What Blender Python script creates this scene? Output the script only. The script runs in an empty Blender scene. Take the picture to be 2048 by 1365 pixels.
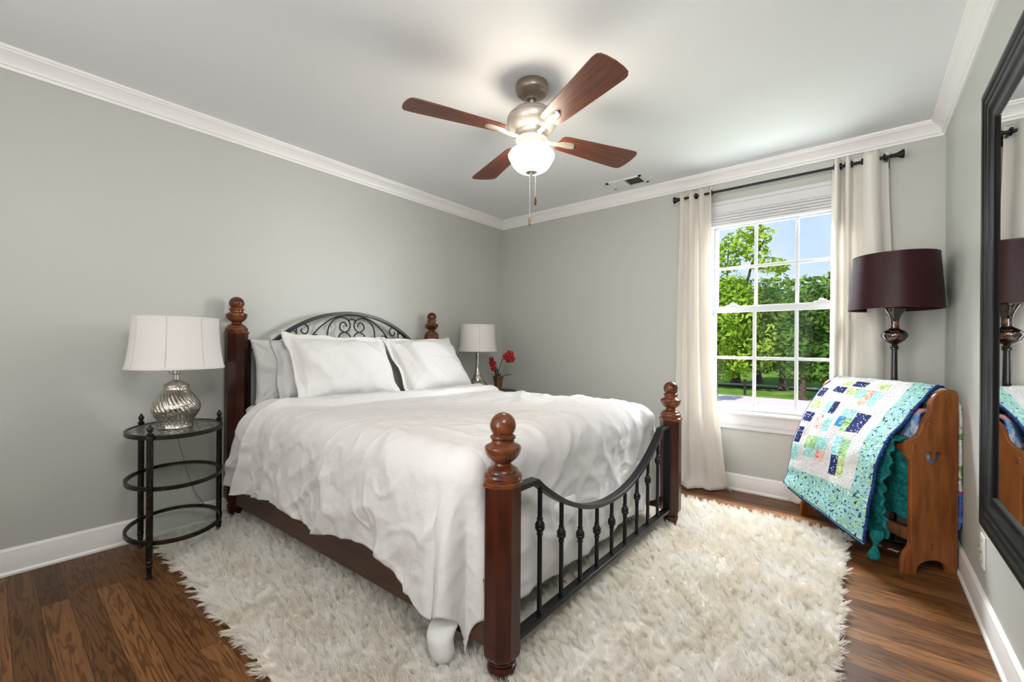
import bpy, bmesh, math, random
import numpy as np
from mathutils import Vector, Matrix, noise as mnoise

sc = bpy.context.scene
COL = sc.collection
PI = math.pi
rnd = random.Random(7)

# ------------------------------------------------------------------ camera
YAW, ROLL = 0.6856, 0.0065
cam_d = bpy.data.cameras.new('camera')
cam = bpy.data.objects.new('camera', cam_d)
COL.objects.link(cam)
cam_d.sensor_width = 36.0
cam_d.lens = 857.0 / 2048.0 * 36.0
cam_d.shift_y = (689.965 - 682.5) / 2048.0
cam_d.clip_start = 0.02
cam_d.clip_end = 800
cam.matrix_world = (Matrix.Translation((3.0804, -3.5927, 1.0893)) @ Matrix.Rotation(YAW, 4, 'Z')
                    @ Matrix.Rotation(PI / 2, 4, 'X') @ Matrix.Rotation(ROLL, 4, 'Z'))
sc.camera = cam

# ------------------------------------------------------------------ colour management
sc.view_settings.view_transform = 'Standard'
sc.view_settings.look = 'None'
sc.view_settings.exposure = 0.18
sc.view_settings.gamma = 1.0
sc.view_settings.use_curve_mapping = False
try:
    sc.cycles.use_denoising = True
    sc.cycles.max_bounces = 10
    sc.cycles.transparent_max_bounces = 16
    sc.cycles.diffuse_bounces = 5
    sc.cycles.sample_clamp_indirect = 6.0
    sc.cycles.caustics_reflective = False
    sc.cycles.caustics_refractive = False
except Exception:
    pass

# ------------------------------------------------------------------ world: blue sky, thin cloud, one added bright patch, out of view right of the window
wd = bpy.data.worlds.new('sky')
sc.world = wd
wd.use_nodes = True
nt = wd.node_tree
nt.nodes.clear()
def wn(t, **k):
    n = nt.nodes.new(t)
    for a, b in k.items():
        setattr(n, a, b)
    return n
w_out = wn('ShaderNodeOutputWorld')
w_bg = wn('ShaderNodeBackground')
w_tc = wn('ShaderNodeTexCoord')
w_sep = wn('ShaderNodeSeparateXYZ')
nt.links.new(w_tc.outputs['Generated'], w_sep.inputs[0])
w_ramp = wn('ShaderNodeValToRGB')
w_ramp.color_ramp.elements[0].position = 0.0
w_ramp.color_ramp.elements[0].color = (0.74, 0.82, 0.90, 1)
w_ramp.color_ramp.elements[1].position = 0.55
w_ramp.color_ramp.elements[1].color = (0.25, 0.44, 0.80, 1)
e = w_ramp.color_ramp.elements.new(0.22); e.color = (0.50, 0.68, 0.92, 1)
nt.links.new(w_sep.outputs['Z'], w_ramp.inputs[0])
w_noise = wn('ShaderNodeTexNoise')
w_noise.inputs['Scale'].default_value = 4.0
w_noise.inputs['Detail'].default_value = 6.0
nt.links.new(w_tc.outputs['Generated'], w_noise.inputs['Vector'])
w_cr = wn('ShaderNodeValToRGB')
w_cr.color_ramp.elements[0].position = 0.48
w_cr.color_ramp.elements[0].color = (0, 0, 0, 1)
w_cr.color_ramp.elements[1].position = 0.75
w_cr.color_ramp.elements[1].color = (0.7, 0.7, 0.7, 1)
nt.links.new(w_noise.outputs['Fac'], w_cr.inputs[0])
w_mix = wn('ShaderNodeMixRGB')
w_mix.inputs[2].default_value = (0.88, 0.91, 0.95, 1)
nt.links.new(w_cr.outputs[0], w_mix.inputs[0])
nt.links.new(w_ramp.outputs[0], w_mix.inputs[1])
# added bright sky patch, out of view, to strengthen light through the window
w_dot = wn('ShaderNodeVectorMath', operation='DOT_PRODUCT')
nt.links.new(w_tc.outputs['Generated'], w_dot.inputs[0])
w_dot.inputs[1].default_value = Vector((0.68, 0.71, 0.20)).normalized()
w_map = wn('ShaderNodeMapRange')
w_map.interpolation_type = 'SMOOTHSTEP'
w_map.inputs['From Min'].default_value = 0.955
w_map.inputs['From Max'].default_value = 0.995
w_map.inputs['To Min'].default_value = 1.0
w_map.inputs['To Max'].default_value = 8.0
nt.links.new(w_dot.outputs['Value'], w_map.inputs['Value'])
nt.links.new(w_mix.outputs[0], w_bg.inputs['Color'])
nt.links.new(w_map.outputs[0], w_bg.inputs['Strength'])
nt.links.new(w_bg.outputs[0], w_out.inputs['Surface'])

# ------------------------------------------------------------------ lights
def add_light(name, kind, loc, energy, color, rot=None, aim=None, **k):
    d = bpy.data.lights.new(name, kind)
    d.energy = energy
    d.color = color
    for a, b in k.items():
        setattr(d, a, b)
    o = bpy.data.objects.new(name, d)
    COL.objects.link(o)
    o.location = loc
    if aim is not None:
        o.rotation_euler = (Vector(aim) - Vector(loc)).to_track_quat('-Z', 'Y').to_euler()
    elif rot is not None:
        o.rotation_euler = rot
    return o

add_light('sun', 'SUN', (0, -20, 30), 5.0, (1.0, 0.95, 0.86), aim=(7, 10, 0), angle=0.02)
# added fill lamps out of view behind and beside the camera; no openings there
add_light('rear_fill', 'AREA', (1.9, -4.16, 1.5), 18.5, (1.0, 0.975, 0.96), aim=(1.9, 0.0, 1.6), shape='RECTANGLE', size=3.0, size_y=1.9)
add_light('side_fill', 'AREA', (3.43, -3.15, 2.08), 34, (1.0, 0.985, 0.98), aim=(0.5, -1.6, 1.0), shape='RECTANGLE', size=1.2, size_y=0.5)
add_light('right_wall_fill', 'AREA', (2.25, -4.16, 1.4), 8.5, (1.0, 0.99, 0.98), aim=(3.40, -0.9, 1.35), shape='RECTANGLE', size=0.9, size_y=1.6, spread=math.radians(80))
# added lamps outside, unseen, boosting the window light: from below, overhead and the right
add_light('below_sill_fill', 'AREA', (2.6, 1.3, -0.7), 130, (0.96, 0.99, 1.0), aim=(2.6, 0.4, 1.3), shape='RECTANGLE', size=3.5, size_y=1.6)
add_light('overhead_window_fill', 'AREA', (2.6, 1.2, 3.1), 950, (0.93, 0.97, 1.0), aim=(2.6, 0.0, 1.3), shape='RECTANGLE', size=3.0, size_y=0.8)
add_light('side_window_fill', 'AREA', (4.6, 1.3, 1.9), 470, (0.95, 0.98, 1.0), aim=(2.6, 0.0, 1.3), shape='RECTANGLE', size=1.2, size_y=1.6)
pt = add_light('window_portal', 'AREA', (2.58, 0.20, 1.33), 0, (1, 1, 1), aim=(2.58, -3.0, 1.33), shape='RECTANGLE', size=0.95, size_y=1.55)
pt.data.cycles.is_portal = True

# ------------------------------------------------------------------ material helpers
MATS = {}
def mat(name, col, rough=0.5, metal=0.0, spec=0.5, col2=None, nscale=8.0, ndetail=4.0, stretch=(1, 1, 1), bump=0.0, bscale=60.0,
        bstretch=(1, 1, 1), coat=0.0, sheen=0.0, transl=0.0, contrast=(0.35, 0.65), coord='Object'):
    m = bpy.data.materials.new(name)
    m.use_nodes = True
    n = m.node_tree.nodes
    l = m.node_tree.links
    b = n['Principled BSDF']
    b.inputs['Base Color'].default_value = (*col, 1)
    b.inputs['Roughness'].default_value = rough
    b.inputs['Metallic'].default_value = metal
    b.inputs['Specular IOR Level'].default_value = spec
    b.inputs['Coat Weight'].default_value = coat
    b.inputs['Coat Roughness'].default_value = 0.08
    if sheen:
        b.inputs['Sheen Weight'].default_value = sheen
    tc = n.new('ShaderNodeTexCoord')
    if col2 is not None:
        mp = n.new('ShaderNodeMapping')
        mp.inputs['Scale'].default_value = stretch
        l.new(tc.outputs[coord], mp.inputs[0])
        t = n.new('ShaderNodeTexNoise')
        t.inputs['Scale'].default_value = nscale
        t.inputs['Detail'].default_value = ndetail
        l.new(mp.outputs[0], t.inputs['Vector'])
        r = n.new('ShaderNodeValToRGB')
        r.color_ramp.elements[0].position = contrast[0]
        r.color_ramp.elements[1].position = contrast[1]
        r.color_ramp.elements[0].color = (*col, 1)
        r.color_ramp.elements[1].color = (*col2, 1)
        l.new(t.outputs['Fac'], r.inputs[0])
        l.new(r.outputs[0], b.inputs['Base Color'])
    if bump:
        mp = n.new('ShaderNodeMapping')
        mp.inputs['Scale'].default_value = bstretch
        l.new(tc.outputs[coord], mp.inputs[0])
        t = n.new('ShaderNodeTexNoise')
        t.inputs['Scale'].default_value = bscale
        t.inputs['Detail'].default_value = 5.0
        l.new(mp.outputs[0], t.inputs['Vector'])
        bp = n.new('ShaderNodeBump')
        bp.inputs['Strength'].default_value = bump
        bp.inputs['Distance'].default_value = 0.01
        l.new(t.outputs['Fac'], bp.inputs['Height'])
        l.new(bp.outputs[0], b.inputs['Normal'])
    if transl:
        out = n['Material Output']
        tr = n.new('ShaderNodeBsdfTranslucent')
        tr.inputs['Color'].default_value = (*col, 1)
        mx = n.new('ShaderNodeMixShader')
        mx.inputs[0].default_value = transl
        l.new(b.outputs[0], mx.inputs[1])
        l.new(tr.outputs[0], mx.inputs[2])
        l.new(mx.outputs[0], out.inputs['Surface'])
    MATS[name] = m
    return m

def glass_mat(name, refl=0.06, tint=(1, 1, 1), rough=0.0):
    m = bpy.data.materials.new(name)
    m.use_nodes = True
    n = m.node_tree.nodes
    l = m.node_tree.links
    n.remove(n['Principled BSDF'])
    t = n.new('ShaderNodeBsdfTransparent')
    t.inputs[0].default_value = (*tint, 1)
    g = n.new('ShaderNodeBsdfGlossy')
    g.inputs['Roughness'].default_value = rough
    f = n.new('ShaderNodeLayerWeight')
    pw = n.new('ShaderNodeMath'); pw.operation = 'POWER'; pw.inputs[1].default_value = 4.0
    l.new(f.outputs['Facing'], pw.inputs[0])
    mul = n.new('ShaderNodeMath'); mul.operation = 'MULTIPLY_ADD'; mul.inputs[1].default_value = refl * 8; mul.inputs[2].default_value = refl
    l.new(pw.outputs[0], mul.inputs[0])
    mul.use_clamp = True
    mx = n.new('ShaderNodeMixShader')
    l.new(mul.outputs[0], mx.inputs[0])
    l.new(t.outputs[0], mx.inputs[1])
    l.new(g.outputs[0], mx.inputs[2])
    l.new(mx.outputs[0], n['Material Output'].inputs['Surface'])
    return m

def emit_mat(name, col, strength):
    m = bpy.data.materials.new(name)
    m.use_nodes = True
    b = m.node_tree.nodes['Principled BSDF']
    b.inputs['Base Color'].default_value = (0.9, 0.85, 0.75, 1)
    b.inputs['Roughness'].default_value = 0.25
    b.inputs['Emission Color'].default_value = (*col, 1)
    b.inputs['Emission Strength'].default_value = strength
    return m

M_wall = mat('sage_paint', (0.530, 0.538, 0.500), 0.42, spec=0.35, bump=0.03, bscale=220)
M_ceil = mat('ceiling_paint', (0.835, 0.85, 0.865), 0.75, spec=0.2)
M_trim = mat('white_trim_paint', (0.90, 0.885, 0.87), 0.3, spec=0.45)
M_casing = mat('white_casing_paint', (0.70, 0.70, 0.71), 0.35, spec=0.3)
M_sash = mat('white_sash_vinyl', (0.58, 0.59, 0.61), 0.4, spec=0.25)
M_iron = mat('black_iron', (0.0055, 0.0055, 0.0065), 0.34, metal=0.0, spec=0.32)
M_rust = mat('burnished_dark_metal', (0.010, 0.0075, 0.006), 0.34, metal=0.15, spec=0.35, col2=(0.075, 0.042, 0.022), nscale=50, contrast=(0.52, 0.75))
M_cherry = mat('cherry_wood', (0.024, 0.0048, 0.0026), 0.30, spec=0.28, col2=(0.060, 0.0125, 0.0048), nscale=5, stretch=(6, 6, 0.7), coat=0.12)
M_finial = mat('turned_cherry_wood', (0.048, 0.011, 0.004), 0.24, spec=0.32, col2=(0.185, 0.052, 0.013), nscale=12, stretch=(1, 1, 1.6), coat=0.22)
M_rail = mat('dark_rail_wood', (0.050, 0.022, 0.013), 0.4, col2=(0.082, 0.036, 0.019), nscale=6, stretch=(0.7, 6, 8))
M_pine = mat('brown_pine', (0.165, 0.048, 0.011), 0.36, spec=0.3, col2=(0.32, 0.105, 0.026), nscale=7, stretch=(5, 5, 0.7), coat=0.1, contrast=(0.30, 0.70))
M_linen = mat('white_linen', (0.665, 0.645, 0.635), 0.85, spec=0.15, bump=0.38, bscale=30, sheen=0.15)
M_pillow = mat('white_cotton', (0.68, 0.672, 0.66), 0.85, spec=0.15, bump=0.32, bscale=22, sheen=0.1)
M_sheet = mat('white_sheet', (0.78, 0.77, 0.75), 0.85, spec=0.15, bump=0.2, bscale=16, bstretch=(1, 1, 2.5))
M_curtain = mat('cream_linen_curtain', (0.90, 0.865, 0.815), 0.9, spec=0.1, bump=0.10, bscale=160, transl=0.25)
M_shade = mat('white_lampshade', (0.83, 0.80, 0.77), 0.8, spec=0.15, bump=0.05, bscale=220, transl=0.12)
M_seam = mat('lampshade_seam', (0.62, 0.58, 0.53), 0.8, spec=0.1)
M_merc = mat('mercury_glass', (0.62, 0.58, 0.52), 0.16, metal=0.95, col2=(0.30, 0.27, 0.23), nscale=38, contrast=(0.45, 0.75), bump=0.10, bscale=45)
M_nickel = mat('brushed_nickel', (0.50, 0.46, 0.40), 0.30, metal=0.9)
M_bronze = mat('fan_bronze', (0.25, 0.205, 0.165), 0.36, metal=0.75, spec=0.5)
M_bronze_lt = mat('fan_light_bronze', (0.56, 0.50, 0.44), 0.34, metal=0.6)
M_blade = mat('walnut_blade', (0.070, 0.019, 0.010), 0.42, col2=(0.165, 0.050, 0.026), nscale=6, stretch=(1.2, 18, 8), contrast=(0.3, 0.7))
M_burg = mat('burgundy_satin', (0.028, 0.0055, 0.0075), 0.40, spec=0.22, sheen=0.03, bump=0.03, bscale=300)
M_tort = mat('tortoise_glass', (0.014, 0.006, 0.004), 0.08, spec=0.7, col2=(0.30, 0.10, 0.03), nscale=26, contrast=(0.55, 0.72), coat=0.8)
M_blackgloss = mat('black_gloss_metal', (0.010, 0.009, 0.009), 0.22, spec=0.5, coat=0.3)
M_glass = glass_mat('window_glass', 0.0018)
M_shelf = glass_mat('shelf_glass', 0.06, (0.93, 0.96, 0.94))
M_mframe = mat('black_mirror_frame', (0.006, 0.006, 0.0065), 0.30, spec=0.12)
M_mirror = mat('mirror_silver', (0.93, 0.94, 0.93), 0.01, metal=1.0)
M_teal = mat('teal_yarn', (0.010, 0.13, 0.13), 0.9, spec=0.1, col2=(0.02, 0.26, 0.25), nscale=60, bump=0.9, bscale=120)
M_gold = mat('aged_brass', (0.20, 0.115, 0.045), 0.32, metal=0.7, col2=(0.32, 0.20, 0.09), nscale=30)
M_petal = mat('red_petal', (0.42, 0.010, 0.010), 0.5, col2=(0.22, 0.004, 0.008), nscale=30)
M_leafdk = mat('orchid_leaf', (0.010, 0.035, 0.010), 0.4)
M_stem = mat('orchid_stem', (0.03, 0.022, 0.012), 0.6)
M_cord = mat('lamp_cord_plastic', (0.30, 0.27, 0.22), 0.5)
M_plate = mat('white_plastic', (0.78, 0.77, 0.75), 0.35)
M_dark = mat('duct_shade_post_black', (0.012, 0.012, 0.012), 0.8)
M_paper = mat('paper', (0.75, 0.74, 0.72), 0.8)
M_bowl = emit_mat('lit_alabaster_glass', (1.0, 0.88, 0.72), 29.0)

# oak plank floor
def floor_mat():
    m = bpy.data.materials.new('oak_planks')
    m.use_nodes = True
    n = m.node_tree.nodes; l = m.node_tree.links
    b = n['Principled BSDF']
    tc = n.new('ShaderNodeTexCoord')
    br = n.new('ShaderNodeTexBrick')
    br.inputs['Scale'].default_value = 1.0
    br.inputs['Brick Width'].default_value = 1.25
    br.inputs['Row Height'].default_value = 0.083
    br.inputs['Mortar Size'].default_value = 0.0012
    br.inputs['Mortar Smooth'].default_value = 0.2
    br.inputs['Color1'].default_value = (0, 0, 0, 1)
    br.inputs['Color2'].default_value = (1, 1, 1, 1)
    br.inputs['Mortar'].default_value = (0.5, 0.5, 0.5, 1)
    br.offset = 0.37
    br.offset_frequency = 3
    l.new(tc.outputs['Object'], br.inputs['Vector'])
    # per plank shift of the grain
    add = n.new('ShaderNodeVectorMath'); add.operation = 'ADD'
    sc3 = n.new('ShaderNodeVectorMath'); sc3.operation = 'SCALE'; sc3.inputs['Scale'].default_value = 17.0
    l.new(br.outputs['Color'], sc3.inputs[0])
    l.new(tc.outputs['Object'], add.inputs[0])
    l.new(sc3.outputs[0], add.inputs[1])
    mp = n.new('ShaderNodeMapping'); mp.inputs['Scale'].default_value = (1.1, 13, 1)
    l.new(add.outputs[0], mp.inputs[0])
    t = n.new('ShaderNodeTexNoise'); t.inputs['Scale'].default_value = 1.6; t.inputs['Detail'].default_value = 3; t.inputs['Distortion'].default_value = 0.4
    l.new(mp.outputs[0], t.inputs['Vector'])
    # cathedral grain: contour bands of the stretched noise
    mul = n.new('ShaderNodeMath'); mul.operation = 'MULTIPLY'; mul.inputs[1].default_value = 55.0
    l.new(t.outputs['Fac'], mul.inputs[0])
    sn = n.new('ShaderNodeMath'); sn.operation = 'SINE'; l.new(mul.outputs[0], sn.inputs[0])
    gr = n.new('ShaderNodeMapRange'); gr.inputs['From Min'].default_value = 0.1; gr.inputs['From Max'].default_value = 1.0
    l.new(sn.outputs[0], gr.inputs['Value'])
    mp2 = n.new('ShaderNodeMapping'); mp2.inputs['Scale'].default_value = (6, 160, 1)
    l.new(add.outputs[0], mp2.inputs[0])
    t2 = n.new('ShaderNodeTexNoise'); t2.inputs['Scale'].default_value = 1.0; t2.inputs['Detail'].default_value = 3
    l.new(mp2.outputs[0], t2.inputs['Vector'])
    base = n.new('ShaderNodeValToRGB')
    base.color_ramp.elements[0].color = (0.080, 0.032, 0.011, 1)
    base.color_ramp.elements[1].color = (0.225, 0.102, 0.036, 1)
    e = base.color_ramp.elements.new(0.5); e.color = (0.140, 0.061, 0.021, 1)
    l.new(br.outputs['Color'], base.inputs[0])
    m1 = n.new('ShaderNodeMixRGB'); m1.blend_type = 'MULTIPLY'
    m1.inputs[2].default_value = (0.52, 0.45, 0.40, 1)
    l.new(gr.outputs[0], m1.inputs[0]); l.new(base.outputs[0], m1.inputs[1])
    m2 = n.new('ShaderNodeMixRGB'); m2.blend_type = 'OVERLAY'; m2.inputs[0].default_value = 0.45
    l.new(m1.outputs[0], m2.inputs[1]); l.new(t2.outputs['Fac'], m2.inputs[2])
    m3 = n.new('ShaderNodeMixRGB'); m3.blend_type = 'MULTIPLY'; m3.inputs[2].default_value = (0.35, 0.3, 0.28, 1)
    l.new(br.outputs['Fac'], m3.inputs[0]); l.new(m2.outputs[0], m3.inputs[1])
    l.new(m3.outputs[0], b.inputs['Base Color'])
    b.inputs['Roughness'].default_value = 0.40
    b.inputs['Specular IOR Level'].default_value = 0.20
    bp = n.new('ShaderNodeBump'); bp.inputs['Strength'].default_value = 0.12; bp.inputs['Distance'].default_value = 0.003
    l.new(t2.outputs['Fac'], bp.inputs['Height']); l.new(bp.outputs[0], b.inputs['Normal'])
    return m
M_floor = floor_mat()

def print_mat(name, base, cols, scale=30, style='noise', thr=0.55, uvscale=(1, 1, 1)):
    """A printed quilt cotton: base colour with blobs of other colours in it."""
    m = bpy.data.materials.new(name)
    m.use_nodes = True
    n = m.node_tree.nodes; l = m.node_tree.links
    b = n['Principled BSDF']
    b.inputs['Roughness'].default_value = 0.85
    b.inputs['Specular IOR Level'].default_value = 0.15
    tc = n.new('ShaderNodeTexCoord')
    mp = n.new('ShaderNodeMapping'); mp.inputs['Scale'].default_value = uvscale
    l.new(tc.outputs['Object'], mp.inputs[0])
    prev = None
    for i, c in enumerate(cols):
        ofs = n.new('ShaderNodeVectorMath'); ofs.operation = 'ADD'; ofs.inputs[1].default_value = (3.1 * i, 1.7 * i, 5.3 * i)
        l.new(mp.outputs[0], ofs.inputs[0])
        if style == 'cell':
            t = n.new('ShaderNodeTexVoronoi'); t.inputs['Scale'].default_value = scale * (1 + 0.35 * i)
            out = t.outputs['Distance']
        else:
            t = n.new('ShaderNodeTexNoise'); t.inputs['Scale'].default_value = scale * (1 + 0.25 * i); t.inputs['Detail'].default_value = 2.0
            out = t.outputs['Fac']
        l.new(ofs.outputs[0], t.inputs['Vector'])
        r = n.new('ShaderNodeValToRGB')
        r.color_ramp.interpolation = 'LINEAR'
        if style == 'cell':
            r.color_ramp.elements[0].position = 0.20; r.color_ramp.elements[0].color = (1, 1, 1, 1)
            r.color_ramp.elements[1].position = 0.28; r.color_ramp.elements[1].color = (0, 0, 0, 1)
        else:
            r.color_ramp.elements[0].position = thr; r.color_ramp.elements[0].color = (0, 0, 0, 1)
            r.color_ramp.elements[1].position = thr + 0.04; r.color_ramp.elements[1].color = (1, 1, 1, 1)
        l.new(out, r.inputs[0])
        mx = n.new('ShaderNodeMixRGB')
        l.new(r.outputs[0], mx.inputs[0])
        if prev is None:
            mx.inputs[1].default_value = (*base, 1)
        else:
            l.new(prev, mx.inputs[1])
        mx.inputs[2].default_value = (*c, 1)
        prev = mx.outputs[0]
    if prev is None:
        b.inputs['Base Color'].default_value = (*base, 1)
    else:
        l.new(prev, b.inputs['Base Color'])
    w = n.new('ShaderNodeTexNoise'); w.inputs['Scale'].default_value = 55.0; w.inputs['Distortion'].default_value = 1.5
    l.new(tc.outputs['Object'], w.inputs['Vector'])
    bp = n.new('ShaderNodeBump'); bp.inputs['Strength'].default_value = 0.8; bp.inputs['Distance'].default_value = 0.02
    l.new(w.outputs['Fac'], bp.inputs['Height']); l.new(bp.outputs[0], b.inputs['Normal'])
    return m

WHITE_Q = (0.66, 0.65, 0.64)
Q_white = print_mat('quilt_white_cotton', WHITE_Q, [], 30)
Q_aqua = print_mat('quilt_aqua_print', (0.30, 0.57, 0.56), [(0.55, 0.74, 0.73), (0.48, 0.70, 0.22), (0.015, 0.03, 0.13)], 42, thr=0.60)
Q_aqua2 = print_mat('quilt_pale_aqua_print', (0.27, 0.60, 0.58), [(0.55, 0.80, 0.78)], 60, thr=0.52)
Q_navy = print_mat('quilt_navy_print', (0.012, 0.022, 0.11), [(0.62, 0.68, 0.75)], 62, 'cell')
Q_green = print_mat('quilt_green_print', (0.26, 0.52, 0.30), [(0.17, 0.29, 0.07), (0.50, 0.62, 0.26)], 40, thr=0.53)
Q_lime = print_mat('quilt_lime_print', (0.50, 0.62, 0.28), [(0.70, 0.74, 0.45), (0.30, 0.44, 0.14)], 45, thr=0.56)
Q_pink = print_mat('quilt_coral_print', (0.72, 0.48, 0.40), [(0.70, 0.10, 0.15), (0.75, 0.42, 0.18), (0.80, 0.62, 0.58)], 45, thr=0.56)
Q_blue = print_mat('quilt_blue_print', (0.02, 0.22, 0.48), [(0.05, 0.42, 0.60), (0.68, 0.36, 0.10)], 40, thr=0.57)
Q_bind = print_mat('quilt_navy_binding', (0.012, 0.035, 0.15), [(0.03, 0.08, 0.26)], 60)
Q_bluepink = print_mat('blue_pink_fleece', (0.20, 0.40, 0.78), [(0.72, 0.36, 0.36), (0.62, 0.72, 0.86)], 9, thr=0.54)
Q_floral = print_mat('white_floral_cotton', (0.78, 0.77, 0.74), [(0.03, 0.03, 0.03), (0.28, 0.18, 0.08), (0.22, 0.45, 0.14)], 16, thr=0.62)
Q_floral2 = print_mat('blue_floral_border', (0.06, 0.17, 0.50), [(0.65, 0.75, 0.85), (0.36, 0.06, 0.36)], 20, thr=0.56)

# ------------------------------------------------------------------ mesh builder
class MB:
    def __init__(s):
        s.v = []; s.f = []; s.mi = []
    def add(s, vs, fs, mi=0):
        o = len(s.v)
        s.v += [tuple(map(float, p)) for p in vs]
        s.f += [tuple(i + o for i in f) for f in fs]
        s.mi += [mi] * len(fs)
        return s
    def box(s, x0, x1, y0, y1, z0, z1, mi=0):
        v = [(x, y, z) for z in (z0, z1) for y in (y0, y1) for x in (x0, x1)]
        return s.add(v, [(0, 2, 3, 1), (4, 5, 7, 6), (0, 1, 5, 4), (2, 6, 7, 3), (0, 4, 6, 2), (1, 3, 7, 5)], mi)
    def obox(s, c, ax, ay, az, hx, hy, hz, mi=0):
        c = Vector(c); ax = Vector(ax); ay = Vector(ay); az = Vector(az)
        v = [c + ax * (hx * a) + ay * (hy * b) + az * (hz * d) for d in (-1, 1) for b in (-1, 1) for a in (-1, 1)]
        return s.add(v, [(0, 2, 3, 1), (4, 5, 7, 6), (0, 1, 5, 4), (2, 6, 7, 3), (0, 4, 6, 2), (1, 3, 7, 5)], mi)
    def bar(s, p, q, w, h, up=(0, 0, 1), mi=0):
        p = Vector(p); q = Vector(q)
        d = (q - p); L = d.length; d.normalize()
        side = d.cross(Vector(up)).normalized(); u = side.cross(d)
        return s.obox((p + q) / 2, d, side, u, L / 2, w / 2, h / 2, mi)
    def lathe(s, prof, cx=0, cy=0, n=40, phase=0.0, mod=None, mi=0, cap=True):
        vs = []; fs = []
        for (r, z) in prof:
            for k in range(n):
                a = phase + 2 * PI * k / n
                rr = r * (mod(a, z) if mod else 1.0)
                vs.append((cx + rr * math.cos(a), cy + rr * math.sin(a), z))
        for i in range(len(prof) - 1):
            for k in range(n):
                k2 = (k + 1) % n
                fs.append((i * n + k, i * n + k2, (i + 1) * n + k2, (i + 1) * n + k))
        if cap:
            if prof[0][0] > 1e-5:
                fs.append(tuple(reversed(range(n))))
            if prof[-1][0] > 1e-5:
                fs.append(tuple((len(prof) - 1) * n + k for k in range(n)))
        return s.add(vs, fs, mi)
    def tube(s, pts, r, n=10, closed=False, mi=0, cap=True):
        P = [Vector(p) for p in pts]
        m = len(P)
        if m < 2: return s
        vs = []; fs = []
        def tan(i):
            if closed: return (P[(i + 1) % m] - P[i - 1]).normalized()
            if i == 0: return (P[1] - P[0]).normalized()
            if i == m - 1: return (P[-1] - P[-2]).normalized()
            return (P[i + 1] - P[i - 1]).normalized()
        t = tan(0)
        ref = Vector((0, 0, 1)) if abs(t.z) < 0.9 else Vector((1, 0, 0))
        nn = t.cross(ref).normalized()
        for i in range(m):
            t = tan(i)
            nn = (nn - t * nn.dot(t))
            nn = nn.normalized() if nn.length > 1e-6 else t.orthogonal().normalized()
            bb = t.cross(nn)
            rr = r(i / (m - 1)) if callable(r) else r
            for k in range(n):
                a = 2 * PI * k / n
                vs.append(P[i] + nn * (rr * math.cos(a)) + bb * (rr * math.sin(a)))
        for i in range(m if closed else m - 1):
            i2 = (i + 1) % m
            for k in range(n):
                k2 = (k + 1) % n
                fs.append((i * n + k, i * n + k2, i2 * n + k2, i2 * n + k))
        if cap and not closed:
            fs.append(tuple(reversed(range(n))))
            fs.append(tuple((m - 1) * n + k for k in range(n)))
        return s.add(vs, fs, mi)
    def sweep(s, pts, prof, up=(0, 0, 1), closed=False, mi=0):
        """Sweep a closed 2-D profile (side, up) along pts; side = tangent x up, mitred."""
        P = [Vector(p) for p in pts]; m = len(P); n = len(prof); up = Vector(up)
        vs = []; fs = []
        for i in range(m):
            a = P[i] - P[i - 1] if (i > 0 or closed) else P[1] - P[0]
            b = P[(i + 1) % m] - P[i] if (i < m - 1 or closed) else P[-1] - P[-2]
            sa = a.cross(up).normalized(); sb = b.cross(up).normalized()
            sd = (sa + sb); sd = sd / max(sd.length_squared / 2, 1e-6)
            for (u, w) in prof:
                vs.append(P[i] + sd * u + up * w)
        for i in range(m if closed else m - 1):
            i2 = (i + 1) % m
            for k in range(n):
                k2 = (k + 1) % n
                fs.append((i * n + k, i * n + k2, i2 * n + k2, i2 * n + k))
        if not closed:
            fs.append(tuple(reversed(range(n))))
            fs.append(tuple((m - 1) * n + k for k in range(n)))
        return s.add(vs, fs, mi)
    def grid(s, pts, mi=0, wrap=False):
        """pts: rows of points; mi: an int or a function of (row, column)."""
        r = len(pts); c = len(pts[0])
        o = len(s.v)
        for row in pts:
            s.v += [tuple(map(float, p)) for p in row]
        for i in range(r - 1):
            for j in range(c if wrap else c - 1):
                j2 = (j + 1) % c
                s.f.append((o + i * c + j, o + i * c + j2, o + (i + 1) * c + j2, o + (i + 1) * c + j))
                s.mi.append(mi(i, j) if callable(mi) else mi)
        return s
    def ball(s, c, r, n=16, m=10, sz=1.0, mi=0):
        prof = [(max(r * math.sin(PI * i / m), 1e-6), c[2] - r * sz * math.cos(PI * i / m)) for i in range(m + 1)]
        return s.lathe(prof, c[0], c[1], n, mi=mi, cap=False)

def link(name, me, parent=None, loc=None):
    o = bpy.data.objects.new(name, me)
    COL.objects.link(o)
    if parent is not None:
        o.parent = parent
    if loc is not None:
        o.location = loc
    return o

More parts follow.
